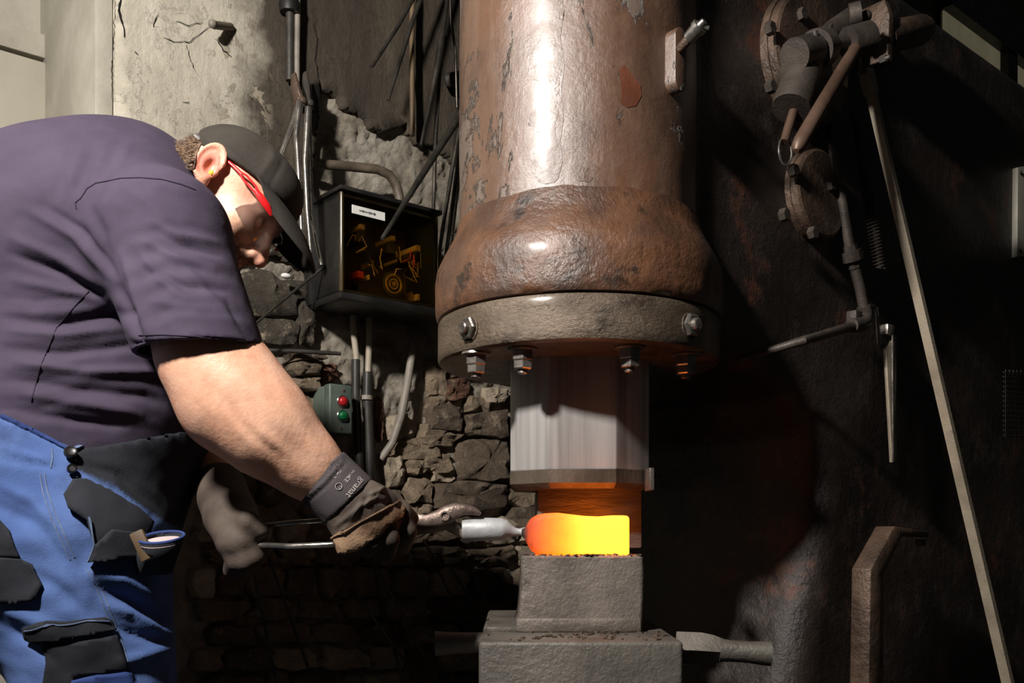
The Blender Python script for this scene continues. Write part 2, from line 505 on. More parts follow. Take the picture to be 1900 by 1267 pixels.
# cracks in the plaster: slim flat strips, their shade and dirt painted dark
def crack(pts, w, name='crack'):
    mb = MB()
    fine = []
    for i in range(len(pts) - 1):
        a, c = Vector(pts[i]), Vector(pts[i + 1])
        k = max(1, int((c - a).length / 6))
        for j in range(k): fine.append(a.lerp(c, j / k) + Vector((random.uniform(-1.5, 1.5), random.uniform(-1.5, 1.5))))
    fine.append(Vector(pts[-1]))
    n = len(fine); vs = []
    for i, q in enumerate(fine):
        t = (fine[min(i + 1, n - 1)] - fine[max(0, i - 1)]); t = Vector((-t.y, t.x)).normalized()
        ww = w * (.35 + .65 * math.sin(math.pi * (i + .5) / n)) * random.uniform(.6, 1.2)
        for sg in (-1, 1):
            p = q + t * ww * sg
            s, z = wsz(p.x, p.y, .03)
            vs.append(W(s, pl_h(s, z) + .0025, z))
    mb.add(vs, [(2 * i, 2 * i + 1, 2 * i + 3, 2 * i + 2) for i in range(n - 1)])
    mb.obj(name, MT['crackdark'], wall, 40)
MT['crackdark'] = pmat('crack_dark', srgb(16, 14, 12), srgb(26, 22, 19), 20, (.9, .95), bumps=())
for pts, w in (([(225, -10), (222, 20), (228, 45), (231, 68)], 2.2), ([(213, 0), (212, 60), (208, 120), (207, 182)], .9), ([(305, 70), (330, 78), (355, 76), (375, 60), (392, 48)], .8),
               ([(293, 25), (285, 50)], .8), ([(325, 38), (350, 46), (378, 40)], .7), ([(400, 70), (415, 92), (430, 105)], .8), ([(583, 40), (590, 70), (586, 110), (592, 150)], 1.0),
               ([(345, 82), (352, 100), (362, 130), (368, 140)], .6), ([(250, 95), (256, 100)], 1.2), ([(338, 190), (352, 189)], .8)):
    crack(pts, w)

# stones set in the mortar
def stone(poly_px, m, proud, name='stone', seed=0, flatness=.5):
    """irregular stone: outline on the wall, domed and chipped front, real depth"""
    q = [Vector(wsz(x, y, .015)) for x, y in poly_px]
    c = sum(q, Vector((0, 0))) / len(q)
    ring = []; rough = []
    n = len(q)
    for i in range(n):
        a, d = q[i], q[(i + 1) % n]
        for j in range(3):
            p = a.lerp(d, j / 3)
            ring.append(p); rough.append(.11 * fb(p.x * 45, p.y * 45, seed))
    m_ = len(ring); vs = []; fs = []
    tilt = Vector((fb(seed * 1.7, 2, 0) * .25, fb(seed * 2.3, 5, 0) * .25))
    for lv, (sc, h, kr) in enumerate(((1.02, -.03, 1), (1.0, proud * .5, 1), (.9, proud * .9, .7), (.66, proud, .3), (.36, proud * (1 + .15 * (1 - flatness)), .1))):
        for p, rg in zip(ring, rough):
            x = c + (p - c) * (sc + rg * kr)
            hh = h + (0 if lv < 1 else .016 * fb(x.x * 14, x.y * 14, seed + 5) + .006 * fb(x.x * 45, x.y * 45, seed + 9) + (x - c).dot(tilt))
            vs.append(W(x.x, hh, x.y))
    for lv in range(4):
        for i in range(m_):
            i2 = (i + 1) % m_
            fs.append((lv * m_ + i, lv * m_ + i2, (lv + 1) * m_ + i2, (lv + 1) * m_ + i))
    vs.append(W(c.x, proud * (1 + .18 * (1 - flatness)) + .016 * fb(c.x * 14, c.y * 14, seed + 5), c.y)); k = len(vs) - 1
    for i in range(m_): fs.append((4 * m_ + i, 4 * m_ + (i + 1) % m_, k))
    o = link(name, vs, fs, m, wall, 32)
    if (ZROT @ Vector(o.data.polygons[-1].normal)).dot(NV) < 0: o.data.flip_normals()
    return o
def boxstone(x0, y0, x1, y1, m, proud=.03, seed=0, jit=.26, name='stone'):
    w, h = x1 - x0, y1 - y0
    base = [(.12, 0), (.5, -.03), (.88, 0), (1, .15), (1.02, .5), (1, .86), (.86, 1), (.5, 1.03), (.1, 1), (0, .85), (-.02, .5), (0, .14)]
    rnd = random.Random(seed * 13 + 5)
    pts = [(x0 + w * (u + rnd.uniform(-jit, jit) * .5), y0 + h * (v + rnd.uniform(-jit, jit) * .5)) for u, v in base]
    return stone(pts, m, proud, name, seed)
D_, M_, L_, R_ = MT['stone_dark'], MT['stone_mid'], MT['stone_pale'], MT['stone_red']
stone([(853, 820), (885, 812), (920, 813), (941, 826), (939, 860), (938, 890), (905, 896), (870, 893), (845, 889), (848, 850)], D_, .045, seed=1, flatness=1)
stone([(812, 898), (850, 893), (900, 894), (937, 899), (942, 925), (938, 942), (880, 951), (830, 948), (795, 945), (800, 920)], D_, .05, seed=2, flatness=1)
for i, (x0, y0, x1, y1, m, pr) in enumerate([
    (865, 764, 941, 814, D_, .04), (791, 752, 855, 800, D_, .035), (775, 786, 850, 828, M_, .03), (744, 814, 811, 851, M_, .032), (752, 853, 787, 880, M_, .04),
    (789, 845, 838, 876, M_, .028), (791, 673, 826, 732, M_, .03), (818, 703, 864, 744, R_, .028), (791, 735, 833, 758, M_, .025), (864, 738, 905, 766, M_, .03),
    (897, 719, 937, 748, L_, .03), (712, 845, 748, 906, L_, .035), (750, 882, 797, 932, M_, .035), (530, 673, 590, 701, D_, .05), (527, 701, 586, 726, M_, .05),
    (532, 655, 597, 676, D_, .045), (598, 675, 629, 708, R_, .02), (698, 738, 711, 806, R_, .018), (836, 654, 880, 700, M_, .03), (560, 735, 600, 772, M_, .03),
    (800, 876, 842, 894, L_, .02), (940, 900, 992, 940, M_, .03), (945, 940, 1000, 985, D_, .04), (700, 908, 742, 940, D_, .03), (742, 936, 792, 965, M_, .03),
    (720, 770, 760, 812, L_, .022), (640, 905, 700, 950, M_, .03), (480, 760, 545, 800, M_, .03), (390, 800, 440, 840, L_, .02), (440, 845, 500, 880, M_, .022),
    (405, 880, 470, 930, D_, .05), (475, 885, 520, 935, D_, .06), (535, 880, 575, 915, D_, .05), (560, 930, 625, 960, M_, .03)]):
    boxstone(x0, y0, x1, y1, m, pr, seed=i + 10)
# dark courses lower down and further along, laid at random
rnd = random.Random(3)
y = 965
while y < 1270:
    x = 350 + rnd.uniform(0, 40)
    hgt = rnd.uniform(38, 60)
    while x < 1000:
        wd = rnd.uniform(50, 105)
        boxstone(x, y, x + wd - 8, y + hgt - 8, rnd.choice([D_, M_, M_, L_]), rnd.uniform(.025, .045), seed=rnd.randint(100, 999))
        x += wd
    y += hgt
# sooty boards and bricks behind the man's face
stone([(444, 506), (470, 500), (497, 500), (524, 528), (550, 556), (551, 588), (500, 592), (446, 594)], MT['soot_board'], .035, 'sooty_board', 40, 1)
boxstone(479, 592, 550, 642, MT['soot_board'], .04, 41, .05, 'brick')
boxstone(552, 560, 582, 640, MT['soot_board'], .03, 42, .08, 'brick')
boxstone(430, 600, 476, 640, MT['soot_board'], .03, 43, .08, 'brick')
boxstone(505, 520, 580, 556, MT['soot_board'], .028, 44, .08, 'brick')

# left end of the wall: deep reveal, recessed door with its trim
DEP = .45
def WL(s, off, z): return W(s, off, z)
sdoor = S_L
mb = MB()
mb.prism([(S_L - 2.6, FLOOR), (S_L + .02, FLOOR), (S_L + .02, z1), (S_L - 2.6, z1)], lambda u, v, h: W(u, h, v), -DEP - .2, -DEP)
mb.box(W(S_L - .026, -DEP / 2 + .008, (FLOOR + z1) / 2), (.02, DEP / 2 + .012, (z1 - FLOOR) / 2), DV, NV, ZV, bev=.006)
struct(mb.obj('wall_left', MT['trim'], origin=W(S_L, -DEP, FLOOR), rot=ZROT))
def wsd(px, py, off): return wsz(px, py, off)
s1, zt = wsd(107, 122, -DEP + .05)
ddoor = struct(MB().prism([(s1 - 1.0, FLOOR), (s1, FLOOR), (s1, zt), (s1 - 1.0, zt)], lambda u, v, h: W(u, h, v), -DEP, -DEP + .05, bev=.006).obj('door_1', MT['door'], origin=W(s1 - .5, -DEP, FLOOR), rot=ZROT))
for nm, (ua, ub, va, vb), h in (('door_panel', (s1 - .9, s1 - .1, FLOOR + .15, .1), .056),):
    MB().prism([(ua, va), (ub, va), (ub, vb), (ua, vb)], lambda u, v, hh: W(u, hh, v), -DEP + .04, -DEP + h, bev=.004).obj(nm, MT['door'], ddoor)
MB().prism([(s1 - 1.1, zt + .012), (s1 + .045, zt + .012), (s1 + .045, zt + .075), (s1 - 1.1, zt + .075)], lambda u, v, h: W(u, h, v), -DEP, -DEP + .045, bev=.005).obj('trim_1', MT['trim'], None, rot=ZROT)['kind'] = 'structure'
MB().prism([(s1 + .014, FLOOR), (s1 + .05, FLOOR), (s1 + .05, zt + .01), (s1 + .014, zt + .01)], lambda u, v, h: W(u, h, v), -DEP, -DEP + .04, bev=.005).obj('trim_2', MT['trim'], None, rot=ZROT)['kind'] = 'structure'

# upper wall further along, with a dusty steel window above the machine
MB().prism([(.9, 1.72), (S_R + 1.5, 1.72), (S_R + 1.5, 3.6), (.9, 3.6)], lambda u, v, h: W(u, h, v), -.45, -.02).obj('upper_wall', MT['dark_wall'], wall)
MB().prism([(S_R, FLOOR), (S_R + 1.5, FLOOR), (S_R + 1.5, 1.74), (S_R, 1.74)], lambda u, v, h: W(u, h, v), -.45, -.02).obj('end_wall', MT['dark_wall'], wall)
t = NT('dusty_pane'); co = t.coord()
g = t.ramp(t.noise(co, 2.2, 6, .6), [(.3, srgb(94, 88, 68)), (.7, srgb(124, 117, 95))])
t.set(Base_Color=g, Roughness=.4, Emission_Color=g, Emission_Strength=.42)
MT['pane'] = t.m
sw, zw = wsz(1745, -60, .0); se, ze = wsz(1960, 330, .0)
win = struct(MB().prism([(sw, ze), (se, ze), (se, zw), (sw, zw)], lambda u, v, h: W(u, h, v), -.02, .0).obj('window_1', MT['black'], origin=W((sw + se) / 2, 0, ze), rot=ZROT))
sv = [sw, wsz(1862, 60)[0], se]; zz = [ze, (wsz(1800, 75)[1] + wsz(1900, 52)[1]) / 2, zw]
for i in range(2):
    for j in range(2):
        MB().prism([(sv[i] + .02, zz[j] + .02), (sv[i + 1] - .02, zz[j] + .02), (sv[i + 1] - .02, zz[j + 1] - .02), (sv[i] + .02, zz[j + 1] - .02)], lambda u, v, h: W(u, h, v), .0, .008).obj('window_pane', MT['pane'], win)
MB().prism([(sv[1] - .06, ze), (sv[1] + .06, ze), (sv[1] + .06, zw), (sv[1] - .06, zw)], lambda u, v, h: W(u, h, v), .0, .05).obj('glazing_bar', MT['black'], win)
MB().prism([(sw, zz[1] - .1), (se, zz[1] - .1), (se, zz[1] + .1), (sw, zz[1] + .1)], lambda u, v, h: W(u, h, v), .0, .06).obj('glazing_bar', MT['black'], win)

# end wall of the shop, beyond the machine
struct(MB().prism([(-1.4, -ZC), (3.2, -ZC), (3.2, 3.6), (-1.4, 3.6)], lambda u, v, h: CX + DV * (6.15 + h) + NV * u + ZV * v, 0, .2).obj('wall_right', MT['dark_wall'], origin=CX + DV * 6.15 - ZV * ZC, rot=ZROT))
# =================================================================== implicit surfaces (used for castings, body, cloth)
def V3(v): return np.array(v, dtype=np.float32)
def seg(p, a, b, ra, rb):
    a, b = V3(a), V3(b); ba = b - a
    h = np.clip(((p - a) @ ba) / max(float(ba @ ba), 1e-9), 0, 1)
    return np.linalg.norm(p - a - h[:, None] * ba, axis=1) - (ra + h * (rb - ra))
def sph(p, c, r): return np.linalg.norm(p - V3(c), axis=1) - r
def ell(p, c, r, R=None):
    q = p - V3(c)
    if R is not None: q = q @ np.array(R, dtype=np.float32).T
    r = V3(r)
    k0 = np.linalg.norm(q / r, axis=1); k1 = np.linalg.norm(q / (r * r), axis=1)
    return k0 * (k0 - 1) / np.maximum(k1, 1e-6)
def smin(a, b, k):
    h = np.clip(.5 + .5 * (b - a) / k, 0, 1)
    return b + (a - b) * h - k * h * (1 - h)
def smax(a, b, k): return -smin(-a, -b, k)
def polyd(x, y, poly):
    """signed distance to a 2D polygon"""
    d = np.full(x.shape, 1e9, dtype=np.float32); s = np.ones(x.shape, dtype=np.float32)
    n = len(poly); j = n - 1
    for i in range(n):
        ax, ay = poly[i]; bx, by = poly[j]
        ex, ey = bx - ax, by - ay; wx, wy = x - ax, y - ay
        t = np.clip((wx * ex + wy * ey) / (ex * ex + ey * ey), 0, 1)
        d = np.minimum(d, (wx - ex * t) ** 2 + (wy - ey * t) ** 2)
        c1 = y >= ay; c2 = y < by; c3 = ex * wy > ey * wx
        flip = (c1 & c2 & c3) | (~c1 & ~c2 & ~c3)
        s = np.where(flip, -s, s); j = i
    return s * np.sqrt(d)
def mesh_sdf(fn, lo, hi, h, smooth=1, B=16):
    lo, hi = V3(lo), V3(hi)
    n = np.ceil((hi - lo) / h).astype(int) + 2
    nb = np.ceil(n / B).astype(int); n = nb * B
    bi = np.stack(np.meshgrid(*[np.arange(k) for k in nb], indexing='ij'), -1).reshape(-1, 3)
    bc = lo + (bi * B + B / 2.0).astype(np.float32) * h
    dc = fn(bc.astype(np.float32))
    act = np.abs(dc) < B * h * 1.25
    val = np.ones(tuple(n), dtype=np.float32)
    v6 = val.reshape(nb[0], B, nb[1], B, nb[2], B)
    neg = bi[(~act) & (dc < 0)]
    for b_ in neg: v6[b_[0], :, b_[1], :, b_[2], :] = -1
    loc = np.stack(np.meshgrid(*[np.arange(B)] * 3, indexing='ij'), -1).reshape(-1, 3)
    ab = bi[act]
    for c in range(0, len(ab), 40):
        blk = ab[c:c + 40]
        pts = (lo + (blk[:, None, :] * B + loc[None]).astype(np.float32) * h).reshape(-1, 3)
        d = fn(pts).reshape(len(blk), B, B, B)
        for k, b_ in enumerate(blk): v6[b_[0], :, b_[1], :, b_[2], :] = d[k]
    ins = val < 0
    s8 = np.zeros(tuple(n - 1), dtype=np.int8)
    corners = [(i, j, k) for i in (0, 1) for j in (0, 1) for k in (0, 1)]
    for i, j, k in corners: s8 += ins[i:n[0] - 1 + i, j:n[1] - 1 + j, k:n[2] - 1 + k]
    cells = np.argwhere((s8 > 0) & (s8 < 8))
    cv = np.stack([val[cells[:, 0] + i, cells[:, 1] + j, cells[:, 2] + k] for i, j, k in corners], 1)
    acc = np.zeros((len(cells), 3), np.float32); cnt = np.zeros(len(cells), np.float32)
    C = np.array(corners, np.float32)
    for a in range(8):
        for b_ in range(a + 1, 8):
            if np.abs(C[a] - C[b_]).sum() != 1: continue
            m = (cv[:, a] < 0) != (cv[:, b_] < 0)
            t = cv[m, a] / (cv[m, a] - cv[m, b_])
            acc[m] += C[a] + t[:, None] * (C[b_] - C[a]); cnt[m] += 1
    verts = lo + (cells + acc / cnt[:, None]) * h
    idx = np.full(tuple(n - 1), -1, np.int32)
    idx[cells[:, 0], cells[:, 1], cells[:, 2]] = np.arange(len(cells))
    quads = []
    for ax in range(3):
        sl0 = [slice(None)] * 3; sl1 = [slice(None)] * 3
        sl0[ax] = slice(0, -1); sl1[ax] = slice(1, None)
        ch = np.argwhere(ins[tuple(sl0)] != ins[tuple(sl1)])
        u, w = (ax + 1) % 3, (ax + 2) % 3
        ok = (ch[:, u] > 0) & (ch[:, w] > 0) & (ch[:, u] < n[u] - 1) & (ch[:, w] < n[w] - 1)
        ch = ch[ok]
        if not len(ch): continue
        def g(du, dw):
            q = ch.copy(); q[:, u] += du; q[:, w] += dw
            return idx[q[:, 0], q[:, 1], q[:, 2]]
        q4 = np.stack([g(-1, -1), g(0, -1), g(0, 0), g(-1, 0)], 1)
        inn = ins[ch[:, 0], ch[:, 1], ch[:, 2]]
        q4[~inn] = q4[~inn][:, ::-1]
        quads.append(q4)
    q = np.concatenate(quads)
    q = q[(q >= 0).all(1)]
    verts = verts.astype(np.float32)
    for _ in range(smooth): verts = relax(verts, q, .5)
    return verts, q
def relax(v, q, k):
    acc = np.zeros_like(v); cnt = np.zeros(len(v), np.float32)
    for a, b_ in ((0, 1), (1, 2), (2, 3), (3, 0)):
        np.add.at(acc, q[:, a], v[q[:, b_]]); np.add.at(acc, q[:, b_], v[q[:, a]])
        np.add.at(cnt, q[:, a], 1); np.add.at(cnt, q[:, b_], 1)
    return v * (1 - k) + k * acc / np.maximum(cnt, 1)[:, None]
def normals(v, q):
    fn = np.cross(v[q[:, 2]] - v[q[:, 0]], v[q[:, 3]] - v[q[:, 1]])
    n = np.zeros_like(v)
    for k in range(4): np.add.at(n, q[:, k], fn)
    return n / np.maximum(np.linalg.norm(n, axis=1), 1e-9)[:, None]
def project(v):
    return np.stack([950 + FPX * v[:, 0] / v[:, 1], YH - FPX * (v[:, 2] - ZC) / v[:, 1]], 1)
def linedist(p, pts):
    d = np.full(len(p), 1e9, np.float32); par = np.zeros(len(p), np.float32)
    for i in range(len(pts) - 1):
        a, b_ = np.array(pts[i], np.float32), np.array(pts[i + 1], np.float32); e = b_ - a
        t = np.clip(((p - a) @ e) / (e @ e), 0, 1)
        dd = np.linalg.norm(p - a - t[:, None] * e, axis=1)
        m = dd < d; d[m] = dd[m]; par[m] = (i + t[m]) / (len(pts) - 1)
    return d, par
def folds(v, q, strokes, clothn=None):
    """raise or sink folds along lines over the near side of a cloth surface"""
    n = normals(v, q); p = project(v)
    vd = v - np.array(CAM, np.float32); vd /= np.linalg.norm(vd, axis=1)[:, None]
    face = np.clip(-(n * vd).sum(1) * 2.5, 0, 1)
    off = np.zeros(len(v), np.float32)
    for pts, w, h in strokes:
        d, t = linedist(p, pts)
        off += h * np.exp(-(d / w) ** 2) * np.sin(np.pi * np.clip(t * .9 + .05, 0, 1)) ** .6
    if clothn is not None: off += clothn(v)
    return v + n * (off * face)[:, None]
def bvh_of(v, q): return BVHTree.FromPolygons([tuple(x) for x in v.tolist()], [tuple(x) for x in q.tolist()])
def cast(bvh, px, py):
    r = Vector(((px - 950) / FPX, 1, (YH - py) / FPX)).normalized()
    return bvh.ray_cast(CAM, r)
def drape(poly, bvh, off, step):
    """cloth patch with a clean outline lying on a surface"""
    last = [None]
    def fn(x, y, h):
        hp, hn, _, _ = cast(bvh, x, y)
        if hp is None:
            r = bvh.find_nearest(P(x, y, last[0].y if last[0] else 1.3)); hp, hn = r[0], r[1]
        last[0] = hp
        if hn.dot(hp - CAM) > 0: hn = -hn
        return hp + hn * off
    vs, fs, _, _ = grid_sheet(poly, fn, step, lambda a, b_: 0)
    return vs, fs
def patch(name, poly, bvh, m, parent, off=.003, thick=.003, step=9, smooth=60):
    vs, fs = drape(poly, bvh, off, step)
    o = link(name, vs, fs, m, parent, smooth)
    f = o.data.polygons[len(o.data.polygons) // 2]
    R = ROT.get(parent.name) or Matrix.Identity(3)
    c = R @ f.center + BASE[parent.name]
    if (R @ Vector(f.normal)).dot(c - CAM) > 0: o.data.flip_normals()
    if thick > 0: md = o.modifiers.new('thick', 'SOLIDIFY'); md.thickness = thick; md.offset = -.2
    return o
def ribbon_poly(pts, w):
    L = []; R = []; n = len(pts)
    for i in range(n):
        a, b_ = Vector(pts[max(0, i - 1)]), Vector(pts[min(n - 1, i + 1)])
        t = (b_ - a).normalized(); nn = Vector((-t.y, t.x)); q = Vector(pts[i])
        L.append(tuple(q + nn * w)); R.append(tuple(q - nn * w))
    return L + R[::-1]
# =================================================================== the power hammer
ham = thing('power_hammer', 'huge brown and black power hammer with round cylinder, clamp ring and glowing ram end', 'power hammer', M(.6, 0, FLOOR), rot=ZROT)
# frame casting: rounded C-shaped body running back along the wall
FR = [(.1, 2.2), (.45, 2.2), (.6, 1.31), (2.3, 1.31), (2.3, -.95), (.37, -.95), (.37, -.7), (.39, -.48), (.45, -.25), (.52, -.02), (.545, .1), (.52, .21), (.44, .29), (.3, .33), (.1, .34)]
def frame_sdf(p):
    q = p - V3(CX)
    a = q @ V3(DV); b_ = q @ V3(NV); z = q[:, 2]
    d2 = polyd(a, z, FR) + .07
    w = np.abs(b_ + .12) - (.32 - .07)
    d = np.minimum(np.maximum(d2, w), 0) + np.sqrt(np.maximum(d2, 0) ** 2 + np.maximum(w, 0) ** 2) - .07
    r = np.sqrt(a * a + b_ * b_)
    cyl = np.maximum(r - .222, np.maximum(.42 - z, z - 2.2))
    d = smin(d, cyl, .05)
    return d
fv, fq = mesh_sdf(frame_sdf, np.array(M(0, 0, 0)) + [-.4, -.5, -.97], np.array(M(0, 0, 0)) + [2.2, 1.9, 2.25], .014, 1)
link('frame', fv, fq, MT['frame'], ham, 180)

def ring_lathe(prof, m, name, seg=120, parent=None):
    return MB()._lathe(prof, CX, ZV, seg, True).obj(name, m, parent or ham, 30)
# cylinder, as rings with slight dents
def lathe_noise(prof, seg, amp, fr):
    vs = []; fs = []
    pr = []
    for i in range(len(prof) - 1):
        (z0_, r0), (z1_, r1) = prof[i], prof[i + 1]
        k = max(1, int(math.hypot(z1_ - z0_, r1 - r0) / .012))
        for j in range(k): pr.append((z0_ + (z1_ - z0_) * j / k, r0 + (r1 - r0) * j / k))
    pr.append(prof[-1])
    for z, r in pr:
        for k in range(seg):
            a = 2 * math.pi * k / seg
            x, y = math.cos(a), math.sin(a)
            rr = r + amp * fb(x * fr, y * fr, z * fr * 4)
            vs.append(CX + Vector((x * rr, y * rr, z)))
    for i in range(len(pr) - 1):
        for k in range(seg):
            k2 = (k + 1) % seg
            fs.append((i * seg + k, i * seg + k2, (i + 1) * seg + k2, (i + 1) * seg + k))
    fs.append(tuple(range(seg - 1, -1, -1))); fs.append(tuple((len(pr) - 1) * seg + k for k in range(seg)))
    return vs, fs
cylp = link('cylinder_housing', *lathe_noise([(.545, .232), (.575, .23), (.9, .23), (1.4, .23)], 150, .0015, 2.2), MT['paint'], ham, 50)
link('housing_collar', *lathe_noise([(.398, .255), (.402, .272), (.412, .2765), (.47, .277), (.492, .274), (.51, .266), (.545, .247), (.565, .2375), (.583, .2335), (.6, .225)], 150, .0022, 3.0), MT['collar'], ham, 50)
ring = link('clamp_ring', *lathe_noise([(.318, .10), (.318, .262), (.3215, .269), (.327, .2715), (.39, .2722), (.397, .2695), (.40, .262), (.40, .2)], 150, .0008, 3.0), MT['ring'], ham, 35)

# paint flakes on the cylinder: one glossy strip lifted along a jagged crack, one rusty bare spot
cb_ = BVHTree.FromPolygons([tuple(v) for v in (lathe_noise([(.545, .232), (.575, .23), (.9, .23), (1.4, .23)], 150, .0015, 2.2))[0]], (lathe_noise([(.545, .232), (.575, .23), (.9, .23), (1.4, .23)], 150, .0015, 2.2))[1])
MT['flake'] = pmat('paint_flake', srgb(90, 68, 55), srgb(108, 82, 67), 9, (.36, .5), bumps=((60, .003, .6), (200, .0008, .6)), spec=.8, coat=.25)
MT['bare'] = pmat('bare_rust', srgb(92, 52, 36), srgb(112, 66, 46), 12, (.4, .55), bumps=((90, .002, .6),))
CRK = [(1014, -30), (1012, 0), (1006, 12), (1009, 30), (1003, 42), (990, 52), (986, 60), (978, 66), (976, 90), (979, 110), (978, 134), (990, 148), (1004, 151), (1012, 156), (1008, 172), (1004, 196), (990, 206), (980, 216), (984, 232), (996, 244), (1010, 248), (1008, 262), (994, 276), (986, 292), (985, 312), (990, 326), (1000, 338), (1014, 342), (1030, 338), (1036, 330)]
RGT = [(1044, 300), (1040, 262), (1046, 220), (1041, 170), (1048, 120), (1040, 70), (1046, 20), (1042, -30)]
patch('paint_flake', CRK + RGT, cb_, MT['flake'], ham, .0009, 0, 9, 180)
patch('bare_spot', [(1149, 130), (1158, 120), (1166, 130), (1176, 145), (1188, 158), (1190, 178), (1180, 196), (1164, 200), (1152, 192), (1152, 165)], cb_, MT['bare'], ham, .0009, 0, 9, 180)
patch('paint_flake', [(1072, 320), (1080, 308), (1092, 312), (1086, 322), (1100, 330), (1094, 338), (1074, 336)], cb_, MT['flake'], ham, .0009, 0, 7, 180)
def az(px, r):
    """azimuth on a cylinder of radius r whose front point shows at column px"""
    best = min(range(-900, 900), key=lambda k: abs(950 + FPX * (CX.x + r * math.sin(k / 1000)) / (CX.y - r * math.cos(k / 1000)) - px))
    t = best / 1000
    return Vector((math.sin(t), -math.cos(t), 0))
for px, py in ((871, 610), (1281, 604)):
    rd = az(px, .272)
    c = CX + rd * .272; c.z = ZC + (YH - py) / FPX * c.y
    MB()._lathe([(-.012, .004), (-.012, .0225), (.0016, .0235), (.0022, .0215), (-.008, .0205), (-.008, .002)], c, rd, 28, False).obj('bolt_recess', MT['ring'], ham)
    MB().hexnut(c - rd * .006, rd, .0215, .016).obj('hex_nut', MT['nut'], ham, 25)
# nuts hanging under the ring
for px, dep in ((848, .245), (970, .225), (1168, .225), (1300, .235)):
    rd = az(px, dep)
    c = CX + rd * dep; c.z = ZC + .319
    n = MB().lathe([(0, .026), (.004, .027), (.006, .02)], c, -ZV, 20)
    n.hexnut(c - ZV * .004, -ZV, .0195, .02)
    n.hexnut(c - ZV * .024, -ZV, .0175, .014)
    n.obj('hex_nut', MT['nut'], ham, 25)

# ram: eight flats, with a darker lower band and a chamfered foot
def octa(hw, ff, hd, fd):
    return [(-ff, -hd), (ff, -hd), (hw, -fd), (hw, fd), (ff, hd), (-ff, hd), (-hw, fd), (-hw, -fd)]
def ramfn(u, v, h): return Vector((CX.x + u, CX.y + v, ZC + h))
MB().prism(octa(.131, .0615, .125, .058), ramfn, .112, .42, bev=.0025).obj('ram', MT['ram'], ham, 20)
mb = MB()
o1 = octa(.132, .0615, .126, .058); o2 = octa(.122, .058, .116, .052)
vs = [ramfn(x, y, .1125) for x, y in o1] + [ramfn(x, y, .088) for x, y in o1] + [ramfn(x, y, .078) for x, y in o2]
fs = [tuple(range(8))] + [(8 * l + i, 8 * l + 8 + i, 8 * l + 8 + (i + 1) % 8, 8 * l + (i + 1) % 8) for l in (0, 1) for i in range(8)] + [tuple(range(23, 15, -1))]
mb.add(vs, fs).obj('ram_foot', MT['ramtip'], ham, 15)
c = P(1205, 890, 1.74)
MB().box(c, (.0045, .03, .02), bev=.001).obj('die_key', MT['nut'], ham)
# upper die: wedge-sided block under the ram
zt_, zb_ = .082, -.034
x0, x1 = P(996, 930, 1.825).x, P(1192, 930, 1.825).x
mb = MB()
vs = []
rows = 12; cols = 16
mb.box(((x0 + x1) / 2, 1.925, ZC + (zt_ + zb_) / 2), ((x1 - x0) / 2, .1, (zt_ - zb_) / 2), bev=.006)
mb.obj('upper_die', MT['updie'], ham)

# ---- covers and gear on the near side of the frame
SB = .195
def disc_cover(px, py, R, th, bolts, name):
    c = SIDE(px, py, SB)
    d = MB()._lathe([(-.02, R * 1.03), (th * .55, R * 1.03), (th * .55, R), (th, R), (th + .004, R - .006), (th + .004, .002)], c, NV, 72, False).obj(name, MT['castbrown'], ham, 30)
    for bx, by in bolts:
        q = SIDE(bx, by, SB + th)
        MB().hexnut(q, NV, .0135, .014, False).obj('bolt', MT['cast'], d, 25)
    return d
fl1 = disc_cover(1478, 122, .132, .04, [(1424, 55), (1482, 30), (1425, 163), (1535, 60), (1532, 170)], 'flange_cover')
fl2 = disc_cover(1500, 367, .092, .032, [(1467, 318), (1537, 345), (1503, 434), (1450, 400)], 'flange_cover')

# valve housing cast on the upper cover
b0 = SB + .1
A1, A2 = SIDE(1470, 196, b0), SIDE(1502, 96, b0)
hs = MB()
hs.tube([SIDE(1468, 202, b0), SIDE(1470, 196, b0), SIDE(1487, 145, b0), SIDE(1500, 104, b0)], [.037, .038, .036, .03], 24)
hs.obj('valve_housing', MT['cast'], ham)
MB().tube([SIDE(1488, 140, SB + .03), SIDE(1486, 145, b0)], [.06, .036], 24).obj('housing_neck', MT['cast'], ham)
MB().tube([SIDE(1474, 103, b0 + .01), SIDE(1508, 93, b0 + .01)], .031, 26).obj('shaft_sleeve', MT['cast'], ham)
col = MB().tube([SIDE(1513, 92, b0 + .012), SIDE(1527, 88, b0 + .012)], .037, 28).obj('shaft_collar', MT['cast'], ham)
MB().tube([SIDE(1512, 58, b0 + .03), SIDE(1514, 72, b0 + .03)], .0055, 10).obj('set_screw', MT['cast'], col)
MB().tube([SIDE(1500, 96, b0 + .015), SIDE(1600, 72, b0 + .02)], .0165, 22).obj('cross_shaft', MT['cast'], ham)
hub = MB()
hub.tube([SIDE(1573, 80, b0 + .025), SIDE(1612, 70, b0 + .045)], [.0305, .0315], 30)
hub.tube([SIDE(1611, 70, b0 + .045), SIDE(1617, 69, b0 + .052)], .012, 18)
hub.obj('lever_hub', MT['cast'], ham)
MB().tube([SIDE(1586, 92, b0 + .045), SIDE(1530, 187, b0 + .07), SIDE(1486, 262, b0 + .08), SIDE(1480, 274, b0 + .08), SIDE(1477, 280, b0 + .08)], [.0125, .0135, .0138, .012, .005], 20).obj('hand_lever', MT['barlever'], ham)
MB().tube([SIDE(1473, 204, b0), SIDE(1462, 240, b0), SIDE(1455, 264, b0)], [.0085, .009, .0085], 16).obj('valve_stem', MT['barlever'], ham)
def loop(c, ru, rv, U, Vv, n=40): return [c + U * (ru * math.cos(2 * math.pi * k / n)) + Vv * (rv * math.sin(2 * math.pi * k / n)) for k in range(n + 1)]
